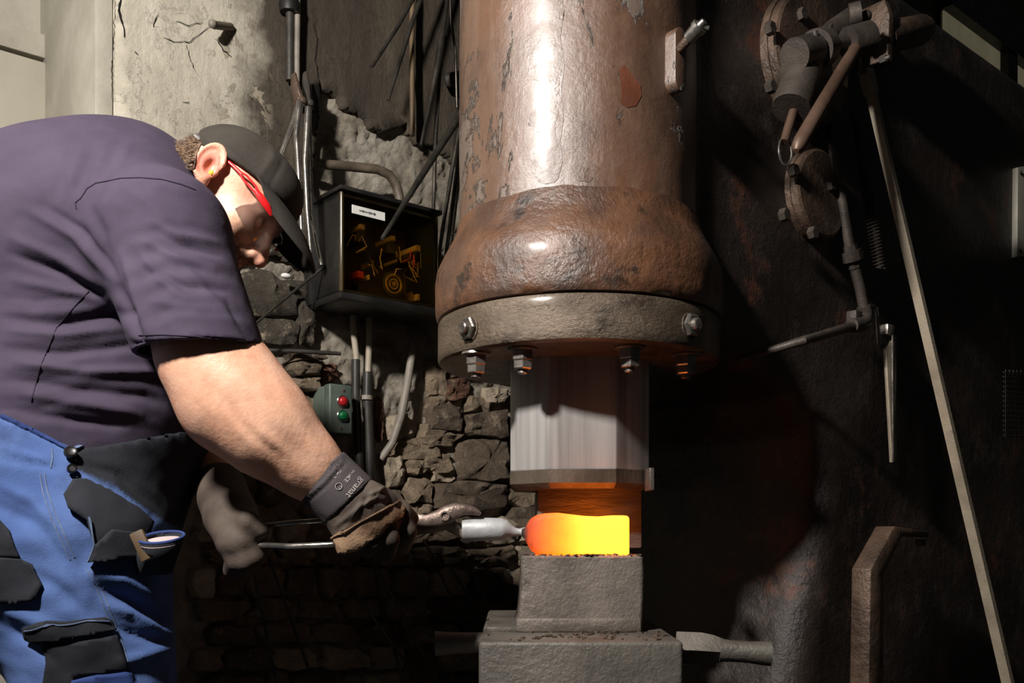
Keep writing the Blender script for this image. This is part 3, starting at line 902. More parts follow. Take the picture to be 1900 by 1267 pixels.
MB().tube(loop(SIDE(1457, 280, b0), .0145, .027, Vector((.93, .37, 0)), ZV), .0022, 8, False).obj('split_ring', MT['steel'], ham)
# far arm, bracket plates and stub shaft
MB().tube([SIDE(1525, 68, b0 - .06), SIDE(1590, 28, b0 - .04)], [.02, .024], 16, flat=.5).obj('link_arm', MT['cast'], ham)
MB().tube([SIDE(1576, 30, b0 - .03), SIDE(1598, 24, b0 - .01)], .024, 22).obj('link_eye', MT['cast'], ham)
brk = MB()
pc = SIDE(1625, 62, SB + .05)
brk.prism([(-.035, -.07), (.035, -.075), (.04, .02), (.028, .06), (-.028, .06), (-.04, .02)], lambda u, v, h: pc + DV * h + NV * u + ZV * v, -.014, .014, bev=.004)
brk.obj('bearing_bracket', MT['castbrown'], ham)
MB().tube([SIDE(1636, 75, SB + .055), SIDE(1660, 66, SB + .055), SIDE(1706, 56, SB + .055), SIDE(1714, 54, SB + .055)], [.034, .034, .034, .028], 30).obj('stub_shaft', MT['castbrown'], ham)
MB().hexnut(SIDE(1634, 112, SB + .085), NV, .009, .014).obj('bolt', MT['nut'], ham, 25)
MB().ball(SIDE(1607, 30, b0 - .01), .012).obj('oil_cup', MT['cast'], ham)
# long flat control bar down to the treadle
q0, q1 = SIDE(1604, 120, b0 + .02), SIDE(1872, 1275, SB + .24)
dirb = (q1 - q0).normalized()
MB().tube([q0 + dirb * .02, q0 + (q1 - q0) * .5, q1 + dirb * .12], [.0125, .0135, .0155], 4, flat=.7, up=NV).obj('control_bar', MT['longbar'], ham, 20)
MB().box(q0 + dirb * .035, (.0115, .012, .026), dirb.cross(NV).normalized(), NV, dirb, bev=.002).obj('bar_fork', MT['longbar'], ham)
MB().tube([q0 + ZV * .03, q0 - ZV * .02], .011, 12).obj('fork_pin', MT['cast'], ham)
# oil pipe with union and elbow
B1 = SB + .04
pp = MB().tube([SIDE(1538, 225, B1 - .03), SIDE(1544, 270, B1), SIDE(1560, 360, B1), SIDE(1577, 458, B1)], [.0085, .009, .0105, .0115], 16).obj('oil_pipe', MT['cast'], ham)
un = MB().lathe([(0, .0145), (.012, .015), (.0121, .022), (.034, .022), (.0341, .0135), (.05, .0135)], SIDE(1577, 455, B1), (SIDE(1587, 500, B1) - SIDE(1577, 455, B1)).normalized(), 8).obj('pipe_union', MT['cast'], ham, 20)
MB().tube([SIDE(1586, 495, B1), SIDE(1596, 535, B1), SIDE(1604, 578, B1)], .0115, 16).obj('oil_pipe', MT['cast'], ham)
el = MB().tube([SIDE(1602, 568, B1), SIDE(1606, 585, B1), SIDE(1603, 598, B1 + .004), SIDE(1592, 603, B1 + .008), SIDE(1580, 604, B1 + .01)], [.0155, .016, .0165, .016, .0155], 16).obj('pipe_elbow', MT['cast'], ham)
MB().box(SIDE(1585, 588, B1), (.013, .012, .012), DV, NV, ZV, bev=.002).obj('elbow_lug', MT['cast'], ham)
MB().tube([SIDE(1585, 604, B1 + .008), P(1490, 632, 1.86), P(1370, 668, 1.9)], [.0105, .009, .006], 14).obj('oil_pipe', MT['cast'], ham)
# small grease pipe, pointer bracket
MB().tube([SIDE(1619, 566, B1), SIDE(1626, 572, B1), SIDE(1628, 600, B1), SIDE(1630, 638, B1)], [.004, .0045, .005, .0055], 10).obj('grease_pipe', MT['nut'], ham)
MB().tube(loop(SIDE(1610, 572, B1), .018, .004, DV, NV, 20), .0025, 6, False).obj('pipe_clip', MT['nut'], ham)
MB().box(SIDE(1645, 613, B1), (.0165, .012, .012), DV, NV, ZV, bev=.002).obj('pointer_block', MT['nut'], ham)
pq = [amz(1638, 648, B1), amz(1657, 622, B1), amz(1658, 855, B1), amz(1650, 858, B1)]
ptr = MB().prism(pq, lambda u, v, h: M(u, h, v), B1, B1 + .008, bev=.001).obj('tapered_pointer', MT['longbar'], ham)
MB().tube([SIDE(1656, 622, B1 + .012), SIDE(1657, 856, B1 + .012)], .0025, 8).obj('pointer_edge', MT['steel'], ptr)
# return spring
h0, h1 = SIDE(1588, 205, SB + .05), SIDE(1632, 500, SB + .05)
ax = (h1 - h0).normalized(); u = NV; w = ax.cross(u).normalized(); u = w.cross(ax)
turns = 46; pts = [h0 + (h1 - h0) * (k / (turns * 10)) + (u * math.cos(2 * math.pi * k / 10) + w * math.sin(2 * math.pi * k / 10)) * .0115 for k in range(turns * 10 + 1)]
MB().tube(pts, .0022, 5).obj('return_spring', MT['cast'], ham, 180)
# bent guard strap with its bolt
sp = [amz(1618, 1300, SB + .1), amz(1628, 1055, SB + .1), amz(1668, 985, SB + .1), amz(1716, 993, SB + .1)]
th_ = .012; strap = MB()
outer = [amz(x, y, SB + .1) for x, y in ((1612, 1300), (1616, 1056), (1660, 976), (1724, 986))]
inner = [amz(x, y, SB + .1) for x, y in ((1640, 1300), (1640, 1066), (1676, 992), (1722, 997))]
strap.prism(outer + inner[::-1], lambda u, v, h: M(u, h, v), SB + .055, SB + .1, bev=.003)
strap.obj('guard_strap', MT['castbrown'], ham)
MB().hexnut(SIDE(1708, 1000, SB + .07), -ZV, .011, .016, False).obj('bolt', MT['cast'], ham, 25)
# mesh guard low on the far side of the frame
mg = MB()
for x in range(1866, 1960, 7): mg.tube([SIDE(x, 686, SB + .03), SIDE(x, 812, SB + .03)], .0018, 6)
for y in range(690, 812, 9): mg.tube([SIDE(1862, y, SB + .033), SIDE(1958, y + 6, SB + .033)], .0018, 6)
o = mg.obj('mesh_guard', MT['pipedark'], ham); o['kind'] = 'stuff'
# oval boss and pet cock on the cylinder's right flank
rd = az(1246, .23); tg = Vector((-rd.y, rd.x, 0))
c = CX + rd * .23; c.z = ZC + (YH - 118) / FPX * c.y
boss = MB().prism([(.017 * math.cos(k * math.pi / 12), .02 * math.sin(k * math.pi / 12) + (.036 if k % 24 < 12 else -.036)) for k in range(24)], lambda u, v, h: c + tg * u + ZV * v + rd * h, -.03, .022, bev=.005)
bs = boss.obj('oval_boss', MT['paint'], ham)
v0 = c + rd * .02 + ZV * .02
v1 = P(1262, 90, v0.y - .01); v2 = P(1297, 50, v0.y - .04)
d_ = (v2 - v1).normalized()
MB().tube([v0, v1, v1.lerp(v2, .5)], [.0075, .0075, .009], 14).obj('pet_cock_pipe', MT['castbrown'], bs)
MB().lathe([(0, .0115), (.02, .0125), (.0201, .0145), (.028, .0145), (.0281, .008), (.038, .006)], v1.lerp(v2, .45), d_, 14).obj('pet_cock', MT['steel'], bs)
pk = v2 + d_ * .004
MB().tube([pk - Vector((.012, 0, -.004)), pk + Vector((.014, 0, -.006))], .0042, 10).obj('pet_cock_handle', MT['steel'], bs)

# =================================================================== anvil block and lower die
anv = thing('anvil_block', 'wide grey steel anvil block with two flared carrying handles, under the die', 'anvil', (.11, 1.8, 0))
xa0, xa1 = P(888, 1190, 1.512).x, P(1268, 1190, 1.512).x
za = ZC - .176
MB().box(((xa0 + xa1) / 2, 1.512 + .3, za / 2 + .12), ((xa1 - xa0) / 2, .3, za / 2 - .12), bev=.007, seg=3).obj('block', MT['anvil'], anv)
MB().box(((xa0 + xa1) / 2, 1.79, .125), ((xa1 - xa0) / 2 + .04, .31, .125), bev=.012, seg=2).obj('foot', MT['anvil'], anv)
yl = 1.6
def bar(px0, px1, py0, py1, Ya, Yb, rads):
    a, c_ = P(px0, py0, Ya), P(px1, py1, Yb)
    return [a.lerp(c_, k / (len(rads) - 1)) for k in range(len(rads))], rads
pts, rr = bar(905, 808, 1192, 1194, yl, yl, [.0175, .0175, .0175, .0178, .0185, .0195, .021])
MB().tube(pts, rr, 22).obj('handle', MT['anvil'], anv)
pts, rr = bar(1335, 1430, 1206, 1213, yl - .02, yl - .03, [.0195, .018, .0178, .018, .0195, .0205])
MB().tube(pts, rr, 24).obj('handle', MT['anvil'], anv)
mb = MB()
mb.tube([P(1255, 1201, yl), P(1300, 1203, yl - .01), P(1322, 1205, yl - .015), P(1345, 1207, yl - .02)], [.027, .027, .0245, .0185], 4, up=(0, .7, .7))
mb.obj('handle_root', MT['anvil'], anv, 25)

t = NT('lower_die_steel')
die = thing('lower_die', 'grey square steel die block on top of the anvil, under the glowing billet', 'die', (.12, 1.8, za))
Yd = 1.66
zt2 = ZC - .047
rows = [(0, 955, 1191), (.05, 957, 1192), (.16, 961, 1193), (.45, 965, 1195), (.8, 967, 1196), (1.0, 966, 1195)]
vs = []; fs = []
def dpx(px): return (px - 950) / FPX * Yd
ring_n = None
for fz, l, r in rows:
    z = za + (zt2 - za) * fz
    x0_, x1_ = dpx(l), dpx(r); cr = .008
    out = []
    for cx_, cy_, a0 in ((x0_ + cr, Yd + cr, 180), (x1_ - cr, Yd + cr, 270), (x1_ - cr, Yd + .27 - cr, 0), (x0_ + cr, Yd + .27 - cr, 90)):
        for k in range(5):
            a = math.radians(a0 + k * 22.5); out.append(Vector((cx_ + cr * math.cos(a), cy_ + cr * math.sin(a), z)))
    ring_n = len(out); vs += out
top = []
for v in vs[-ring_n:]:
    c_ = Vector((.12, Yd + .135, v.z)); top.append(c_ + (v - c_) * .972 + ZV * .004)
vs += top
for l in range(len(rows)):
    for k in range(ring_n):
        k2 = (k + 1) % ring_n
        fs.append((l * ring_n + k, l * ring_n + k2, (l + 1) * ring_n + k2, (l + 1) * ring_n + k))
fs.append(tuple(range(ring_n - 1, -1, -1))); fs.append(tuple(len(rows) * ring_n + k for k in range(ring_n)))
MB().add(vs, fs).obj('block', MT['die'], die, 35)
# proud bottom lip of the die and the wedge beside it
MB().box((dpx(1073), Yd - .004, za + .0125), ((dpx(1188) - dpx(958)) / 2, .012, .0125), bev=.004, seg=2).obj('bottom_lip', MT['die'], die)
MB().box((dpx(935), Yd + .08, za + .004), (.03, .09, .005), bev=.002).obj('wedge_key', MT['anvil'], die)
# =================================================================== the hot billet and the tongs
def hot_mat():
    t = NT('hot_steel'); tc = t.n('ShaderNodeTexCoord'); sx = t.n('ShaderNodeSeparateXYZ'); t.l(tc.outputs['Object'], sx.inputs[0])
    nz = t.noise(tc.outputs['Object'], 30, 5)
    x = t.math('ADD', sx.outputs[0], t.math('MULTIPLY', t.math('SUBTRACT', nz, .5), .02))
    mr = t.n('ShaderNodeMapRange'); mr.inputs[1].default_value = HX0; mr.inputs[2].default_value = HX1; t.l(x, mr.inputs[0])
    col = t.ramp(mr.outputs[0], [(.0, (.10, .02, .02)), (.06, (.85, .07, .004)), (.22, (1.0, .17, .006)), (.40, (1.0, .19, .006)), (.55, (1.0, .2, .011)), (1.0, (1.0, .21, .013))])
    st = t.ramp(mr.outputs[0], [(.0, .0), (.06, .8 / 6), (.25, 1.6 / 6), (.42, 3.2 / 6), (.6, 5.5 / 6), (1.0, 5.5 / 6)])
    sp = t.ramp(t.noise(tc.outputs['Object'], 70, 6, .7), [(.62, 0.0), (.67, 1.0)])
    near = t.ramp(mr.outputs[0], [(.05, 1.0), (.45, .6), (.6, 0.0)])
    spot = t.math('MULTIPLY', sp, near)
    st2 = t.math('MULTIPLY', t.math('MULTIPLY', st, 6.0), t.math('SUBTRACT', 1.0, t.math('MULTIPLY', spot, .8)))
    t.l(st2, t.b.inputs['Emission Strength']); t.l(col, t.b.inputs['Emission Color'])
    t.set(Base_Color=(.03, .02, .015), Roughness=.7)
    return t.m
BY = 1.705
def bp(px, py, Y=BY - .035): return P(px, py, Y)
bil = thing('steel_billet', 'glowing yellow-hot forged steel billet with a grey round shank, on the lower die', 'billet', P(1080, 1033, BY))
HX0 = bp(970, 990).x - BASE['steel_billet'].x; HX1 = bp(1167, 990).x - BASE['steel_billet'].x
MT['hot'] = hot_mat()
zb = zt2 + .004
def rrect(x, zlo, zhi, hy, cr, n=6, yc=BY):
    out = []; zc_ = (zlo + zhi) / 2; hz = (zhi - zlo) / 2; cr = min(cr, hz * .98, hy * .98)
    for sy, sz, a0 in ((1, 1, 0), (-1, 1, 90), (-1, -1, 180), (1, -1, 270)):
        for k in range(n):
            a = math.radians(a0 + 90 * k / (n - 1))
            out.append(Vector((x, yc + sy * (hy - cr) + cr * math.cos(a), zc_ + sz * (hz - cr) + cr * math.sin(a))))
    return out
def zz_(py, Y=BY - .035): return ZC + (YH - py) / FPX * Y
secs = []
for px, t_, b_, hy, cr in ((966, 981, 992, .006, .006), (974, 979, 1000, .012, .009), (980, 969, 1012, .022, .014), (986, 961, 1022, .03, .016), (996, 955, 1029, .034, .014), (1010, 952, 1031, .035, .011),
                           (1035, 951, 1031, .036, .009), (1060, 954, 1031, .035, .009), (1085, 957, 1031, .036, .008), (1110, 958, 1031, .036, .008), (1135, 956, 1031, .036, .008), (1158, 956, 1031, .036, .008), (1165, 957, 1030, .035, .008), (1168, 960, 1028, .032, .007)):
    secs.append(rrect(bp(px, 990).x, max(zz_(b_), zb - .0005) if b_ > 1026 else zz_(b_), zz_(t_), hy, cr))
vs = [v for s_ in secs for v in s_]; n_ = len(secs[0]); fs = []
for i in range(len(secs) - 1):
    for k in range(n_): fs.append((i * n_ + k, (i + 1) * n_ + k, (i + 1) * n_ + (k + 1) % n_, i * n_ + (k + 1) % n_))
fs.append(tuple(range(n_))); fs.append(tuple((len(secs) - 1) * n_ + k for k in range(n_ - 1, -1, -1)))
MB().add(vs, fs).obj('hot_bar', MT['hot'], bil, 60)
MT['shank'] = pmat('billet_scale_grey', srgb(150, 150, 150), srgb(182, 183, 184), 16, (.45, .6), metal=.2, bumps=((90, .0015, .5),))
sh = [(858, 983, .0205), (859, 983, .021), (905, 982, .021), (930, 982, .0205), (938, 983, .018), (946, 985, .012), (955, 987, .008), (964, 987, .0065), (972, 987, .0085), (978, 988, .011)]
MB().tube([bp(x, y, BY) for x, y, r in sh], [r for x, y, r in sh], 28).obj('shank', MT['shank'], bil, 40)

ton = thing('tongs', 'long brown steel blacksmith tongs gripping the billet shank, held in the leather gloves', 'tongs', P(700, 990, 1.6))
TY = BY - .012
MT['tongs'] = pmat('tong_steel', srgb(104, 88, 80), srgb(150, 132, 122), 18, (.3, .45), metal=.5, bumps=((70, .003, .7), (220, .001, .6)))
def tp(px, py, Y=TY): return P(px, py, Y)
# jaw halves crossing at the rivet
mb = MB()
j1 = [(762, 962, .011), (790, 966, .011), (812, 962, .015), (830, 955, .017), (846, 947, .014), (860, 945, .0105), (876, 947, .008), (886, 951, .0055), (892, 954, .003)]
mb.tube([tp(x, y, TY - .004) for x, y, r in j1], [r for *_, r in j1], 14, flat=.62, up=(0, 0, 1)).obj('upper_jaw', MT['tongs'], ton)
mb = MB()
j2 = [(768, 985, .009), (795, 980, .010), (815, 972, .014), (830, 968, .0155), (844, 978, .013), (854, 987, .009), (866, 994, .0075), (884, 1003, .005)]
mb.tube([tp(x, y, TY + .014) for x, y, r in j2], [r for *_, r in j2], 14, flat=.6, up=(0, 0, 1)).obj('lower_jaw', MT['tongs'], ton)
mb = MB()._lathe([(-.03, .0085), (.009, .0085), (.009, .006), (.006, .006), (.006, .001)], tp(826, 957, TY - .012), (0, -1, 0), 20, False)
mb.obj('rivet', MT['tongs'], ton)
# the two reins run back through the gloves
r1 = [(768, 985, TY + .014), (735, 992, 1.575), (700, 999, 1.475), (650, 1006, 1.42), (612, 1011, 1.41), (540, 1014, 1.43), (470, 1011, 1.46), (455, 1012, 1.47), (430, 1000, 1.485)]
MB().tube([P(*q) for q in r1], [.009, .0072, .006, .0053, .005, .0048, .0046, .0046, .0046], 14).obj('rein', MT['steel'], ton)
r2 = [(762, 962, TY - .004), (735, 966, 1.60), (700, 968, 1.50), (650, 966, 1.44), (612, 965, 1.43), (540, 970, 1.445), (485, 976, 1.465), (430, 978, 1.495)]
MB().tube([P(*q) for q in r2], [.010, .0075, .006, .005, .0045, .004, .0038, .0038], 14).obj('rein', MT['steel'], ton)

# =================================================================== switch gear, cables and pipes on the wall
def wbox(mb, px0, py0, px1, py1, off0, off1, bev):
    """box on the wall whose front face shows at the given corners"""
    s0, z0_ = wsz(px0, py0, off1); s1_, z1_ = wsz(px1, py1, off1)
    return mb.box(W((s0 + s1_) / 2, (off0 + off1) / 2, (z0_ + z1_) / 2), (abs(s1_ - s0) / 2, (off1 - off0) / 2, abs(z1_ - z0_) / 2), DV, NV, ZV, bev=bev)
# --- control cabinet
OB0, OB1 = .015, .185
sA, zA = wsz(632, 357, OB1); sB, zB = wsz(812, 397, OB1); zBot = wsz(622, 541, OB1)[1]
zTop = (zA + zB) / 2
cw = (sB - sA) / 2; chh = (zTop - zBot) / 2
cab = thing('control_cabinet', 'black control cabinet with a smoked clear cover showing relays and a coil, on the wall', 'control box', W((sA + sB) / 2, OB0, zBot), rot=ZROT)
cc = lambda s, o, z: W(sA + s * 2 * cw, o, zBot + z * 2 * chh)     # cabinet coordinates 0..1
mb = MB()
mb.box(cc(.5, (OB0 + .05) / 2, .5), (cw + .012, (.05 - OB0) / 2, chh + .008), DV, NV, ZV, bev=.004)
mb.obj('back_plate', MT['black'], cab)
fr = MB()
tw = .006
for c_, hf in ((cc(.5, .115, 1.0) - ZV * tw, (cw, .07, tw)), (cc(.5, .115, 0) + ZV * tw, (cw, .07, tw)), (cc(0, .115, .5) + DV * tw, (tw, .07, chh)), (cc(1, .115, .5) - DV * tw, (tw, .07, chh))):
    fr.box(c_, hf, DV, NV, ZV, bev=.002)
fr.obj('housing', MT['black'], cab)
MB().box(cc(.5, .12, 1.0) + ZV * .006, (cw + .008, .078, .006), DV, NV, ZV, bev=.004).obj('lid_rim', MT['black'], cab)
MB().box(cc(.5, .12, 0) - ZV * .008, (cw + .008, .078, .009), DV, NV, ZV, bev=.004).obj('base_rim', MT['black'], cab)
t = NT('smoked_cover')
t.set(Base_Color=srgb(226, 204, 150), Roughness=.04)
t.b.inputs['Transmission Weight'].default_value = 1.0; t.b.inputs['IOR'].default_value = 1.15
MT['smoked'] = t.m
MB().box(cc(.5, .188, .5), (cw - .002, .003, chh - .002), DV, NV, ZV, bev=.002).obj('clear_cover', MT['smoked'], cab)
MT['glossrim'] = pmat('cover_plastic', srgb(58, 48, 30), srgb(70, 58, 38), 3, (.08, .12), bumps=(), spec=.8)
MB().tube([cc(.012, .184, .985), cc(.012, .184, .015)], .0065, 16).obj('cover_edge', MT['glossrim'], cab)
MT['label'] = pmat('label_white', srgb(214, 212, 206), srgb(232, 230, 224), 9, (.5, .6), bumps=())
s0_, zl0 = wsz(653, 387, .193); s1_, zl1 = wsz(714, 402, .193)
lab = MB().box(W((s0_ + s1_) / 2, .193, (zl0 + zl1) / 2 - .0005), ((s1_ - s0_) / 2, .0008, .0105), DV, NV, ZV).obj('label_strip', MT['label'], cab)
MT['ink'] = pmat('ink_grey', srgb(70, 68, 70), srgb(96, 94, 96), 30, (.6, .7), bumps=())
k_ = MB(); x = -.55
rl = random.Random(4)
while x < .45:
    w_ = rl.uniform(.03, .07); hh_ = rl.uniform(.0016, .003)
    k_.box(W((s0_ + s1_) / 2 + x * (s1_ - s0_) / 2, .1942, (zl0 + zl1) / 2 - .0005), (w_ * (s1_ - s0_) / 2 * .5, .0004, hh_), DV, NV, ZV); x += w_ + .035
k_.obj('faint_print', MT['ink'], lab, 0)
mats5 = {'tan': pmat('relay_tan', srgb(168, 138, 76), srgb(190, 160, 98), 9, (.5, .6), bumps=()), 'red': pmat('red_block', srgb(168, 44, 30), srgb(190, 60, 40), 9, (.5, .6), bumps=()),
         'brass': pmat('brass', srgb(176, 140, 60), srgb(206, 170, 84), 9, (.3, .4), metal=.7, bumps=()), 'brown': pmat('board_brown', srgb(66, 48, 26), srgb(88, 66, 36), 9, (.6, .7), bumps=()),
         'dark': pmat('relay_dark', srgb(34, 26, 18), srgb(50, 40, 28), 9, (.5, .6), bumps=())}
MB().box(cc(.5, .055, .5), (cw * .93, .004, chh * .92), DV, NV, ZV).obj('mounting_board', mats5['brown'], cab)
for x, y, w_, h_, m_, nm in ((.29, .76, .055, .03, 'tan', 'relay'), (.62, .72, .05, .03, 'tan', 'relay'), (.9, .68, .05, .035, 'tan', 'relay'), (.075, .62, .018, .10, 'tan', 'terminal'), (.29, .66, .09, .06, 'dark', 'contactor'),
                             (.62, .62, .1, .06, 'dark', 'contactor'), (.88, .58, .08, .06, 'dark', 'contactor'), (.27, .26, .065, .04, 'red', 'fuse_block'), (.36, .25, .012, .03, 'tan', 'terminal'), (.72, .22, .05, .08, 'dark', 'contactor'),
                             (.90, .14, .03, .04, 'tan', 'terminal'), (.85, .13, .008, .07, 'brass', 'busbar'), (.42, .42, .018, .035, 'brass', 'terminal'), (.28, .12, .03, .05, 'dark', 'contactor'), (.33, .55, .015, .02, 'brass', 'terminal'), (.68, .5, .02, .02, 'brass', 'terminal')):
    MB().box(cc(x, .1, y), (w_ * 2 * cw * .5, .045 if m_ in ('tan', 'red') else .035, h_ * 2 * chh * .9), DV, NV, ZV, bev=.002).obj(nm, mats5[m_], cab)
cp = cc(.6, .135, .22)
co_ = MB()._lathe([(0, .034), (.016, .034), (.018, .03), (.018, .024)], cp, NV, 30, False).obj('coil', mats5['dark'], cab)
MB().tube(loop(cp + NV * .018, .024, .024, DV, ZV, 30), .0035, 8, False).obj('coil_ring', mats5['brass'], co_)
MB().tube(loop(cp + NV * .018, .013, .013, DV, ZV, 24), .003, 8, False).obj('coil_ring', mats5['brass'], co_)
MB()._lathe([(0, .007), (.022, .007), (.024, .003)], cp, NV, 12, True).obj('coil_core', mats5['brass'], co_)
for k in range(16):
    x, y = rl.uniform(.15, .9), rl.uniform(.28, .62)
    pts = [cc(x + .10 * t_ * rl.uniform(-1, 1), .15 + .012 * math.sin(3 * t_), y + .16 * t_ * rl.choice((-1, 1)) * rl.uniform(.3, 1)) for t_ in (0, .33, .66, 1)]
    MB().tube(pts, .0016, 6).obj('wire', mats5[rl.choice(('brass', 'brass', 'red', 'tan'))], cab)
MB().tube([cc(.4, .16, .06), cc(.6, .165, .03), cc(.85, .165, .05), cc(.97, .16, .04)], .003, 8).obj('wire', mats5['brass'], cab)

# --- push-button station
swb = thing('push_button_station', 'small grey-green push-button switch box with red and green buttons, on the wall', 'switch', WALL(630, 808, .03), rot=ZROT)
MT['swgreen'] = pmat('hammered_green', srgb(74, 84, 76), srgb(92, 102, 92), 12, (.4, .55), bumps=((90, .0012, .4),))
O0, O1 = .01, .115
sa_, za_ = wsz(612, 712, O1); sb_, zb_ = wsz(653, 716, O1); zc2 = wsz(610, 802, O1)[1]
ctr = lambda u, o, v: W(sa_ + (sb_ - sa_) * u, o, zc2 + (za_ - zc2) * v)
hw, hh = (sb_ - sa_) / 2, (za_ - zc2) / 2
MB().box(ctr(.5, .045, .5), (hw, .04, hh), DV, NV, ZV, bev=.007, seg=3).obj('back_box', MT['swgreen'], swb)
MB().box(ctr(.5, .1, .5), (hw + .002, .016, hh + .002), DV, NV, ZV, bev=.006, seg=3).obj('cover', MT['swgreen'], swb)
for v, nm, c1 in ((.66, 'red_button', (srgb(150, 24, 28), srgb(190, 40, 44))), (.36, 'green_button', (srgb(14, 84, 48), srgb(22, 116, 66)))):
    mm = pmat(nm, c1[0], c1[1], 9, (.25, .35), bumps=())
    c_ = ctr(.56, .115, v)
    bt = MB()._lathe([(0, .0118), (.008, .0118), (.0115, .009), (.0125, .004), (.0127, .0005)], c_, NV, 24, False).obj(nm, mm, swb, 60)
    MB().tube(loop(c_ + NV * .002, .0145, .0145, DV, ZV, 28), .0024, 8, False).obj('button_bezel', MT['steel'], bt)
for u, v in ((.6, .9), (.48, .1)):
    MB()._lathe([(0, .0045), (.002, .0045), (.0025, .002)], ctr(u, .116, v), NV, 10, False).obj('cover_screw', MT['conduitbrown'], swb)
MB()._lathe([(-.02, .012), (.01, .014), (.0101, .018), (.022, .018), (.0221, .011), (.04, .011)], ctr(.35, .055, -.0), -ZV, 16, True).obj('cable_gland', MT['pipegrey'], swb)

# --- cables dropping out of the cabinet into corrugated conduit
MT['cable'] = pmat('cable_pale', srgb(150, 140, 122), srgb(176, 165, 146), 12, (.5, .6), bumps=())
MT['corr'] = pmat('conduit_grey', srgb(44, 42, 39), srgb(60, 58, 54), 12, (.35, .45), bumps=())
def conduit(name, label, top, mid, end, rc, rr_):
    e = thing(name, label, 'cable', end[-1], 'cables under the control cabinet')
    MB().tube(top + [mid[0] + (mid[1] - mid[0]) * .15], rc, 12).obj('cable', MT['cable'], e)
    pts = mid + end
    L = [0]
    for i in range(1, len(pts)): L.append(L[-1] + (pts[i] - pts[i - 1]).length)
    path = []; rad = []
    k = int(L[-1] / .0032)
    for i in range(k * 2 + 1):
        d = L[-1] * i / (k * 2)
        j = max(0, min(len(pts) - 2, next((q for q in range(len(L) - 1) if L[q + 1] >= d - 1e-9), len(L) - 2)))
        t_ = (d - L[j]) / (L[j + 1] - L[j])
        path.append(pts[j].lerp(pts[j + 1], t_)); rad.append(rr_ * (1.0 if i % 2 else .86))
    MB().tube(path, rad, 14).obj('corrugated_conduit', MT['corr'], e, 180)
    return e
oc = .055
c1_ = conduit('cable_conduit', 'pale cable entering a corrugated grey conduit next to the push-button station', [WALL(655, 585, oc), WALL(657, 625, oc), WALL(661, 660, oc), WALL(661, 675, oc)],
        [WALL(660, 667, oc), WALL(660, 735, oc)], [WALL(663, 780, oc), WALL(668, 880, oc), WALL(668, 960, oc)], .0085, .0125)
c2_ = conduit('cable_conduit', 'pale cable entering a corrugated grey conduit with a metal clip', [WALL(686, 585, oc), WALL(685, 640, oc), WALL(683, 682, oc), WALL(683, 700, oc)],
        [WALL(682, 690, oc), WALL(681, 740, oc)], [WALL(684, 800, oc), WALL(687, 890, oc), WALL(688, 965, oc)], .0085, .0135)
MB().tube([WALL(680, 734, oc), WALL(680, 742, oc)], .0165, 16).obj('pipe_clip', MT['pipegrey'], c2_)
tag(MB().tube([WALL(766, 628, .05), WALL(764, 660, .055), WALL(756, 710, .05), WALL(745, 770, .05), WALL(728, 822, .045), WALL(706, 852, .03)], [.006, .0105, .0115, .0115, .011, .010], 14).obj('grey_hose', MT['pipegrey']),
    'dusty grey cut hose end curving down the stone wall', 'hose')
tag(MB().tube([WALL(560, 300, .06), WALL(600, 305, .07), WALL(650, 309, .08), WALL(700, 314, .09), WALL(722, 324, .1), WALL(735, 342, .1), WALL(741, 365, .1), WALL(742, 385, .1)], .0125, 16).obj('bent_conduit', MT['conduitbrown']),
    'bent steel conduit dropping into the top of the control cabinet', 'conduit')
tag(MB().tube([WALL(552, -40, .05), WALL(552, 30, .05), WALL(551, 100, .05), WALL(551, 152, .05)], .0076, 16).obj('painted_pipe', MT['pipegrey']), 'pale painted vertical pipe on the sooty wall', 'pipe')
e = thing('dark_pipe', 'dark vertical pipe with a round cap next to the pale painted pipe', 'pipe', WALL(537, 150, .045))
MB().tube([WALL(538, 22, .045), WALL(538, 150, .045)], .0105, 16).obj('pipe', MT['pipedark'], e)
MB().lathe([(0, .024), (.02, .027), (.035, .022)], WALL(537, 24, .045), ZV, 18).obj('cap', MT['black'], e)
MB().tube([WALL(537, 10, .045), WALL(536, -40, .045)], .010, 12).obj('upper_pipe', MT['pipedark'], e)
# iron pin in the plaster
e = thing('wall_pin', 'short rusty iron pin driven into the pale plaster', 'pin', WALL(410, 52, .02))
MB().tube([WALL(428, 50, .03), WALL(396, 46, .07)], [.0095, .0095], 14).obj('shank', MT['conduitbrown'], e)
MB().ball(WALL(394, 44, .072), .0105, nu=10, nv=7).obj('lit_tip', MT['pipegrey'], e)  # paler than the shank: light on the metal tip put into its colour
# thin rods lying in the wall behind the sleeve
e = thing('red_tipped_rod', 'thin steel rod with a red knob, slanting out behind the sleeve', 'rod', WALL(470, 605, .14), rot=(WALL(603, 493, .1) - WALL(472, 602, .14)).normalized().to_track_quat('Z', 'Y').to_matrix())
MB().tube([WALL(472, 602, .14), WALL(540, 545, .12), WALL(603, 493, .1)], [.0032, .0034, .0038], 10).obj('shaft', MT['rod'], e)
MT['redknob'] = pmat('red_knob', srgb(176, 26, 34), srgb(206, 44, 50), 9, (.2, .3), bumps=())
MB().ball(WALL(469, 605, .14), (.011, .011, .013)).obj('red_knob', MT['redknob'], e)
tag(MB().tube([WALL(498, 650, .05), WALL(560, 652, .07), WALL(632, 656, .09)], [.0055, .006, .005], 12).obj('iron_bar', MT['pipedark']), 'dark iron bar sticking out of the wall below the bricks', 'bar')

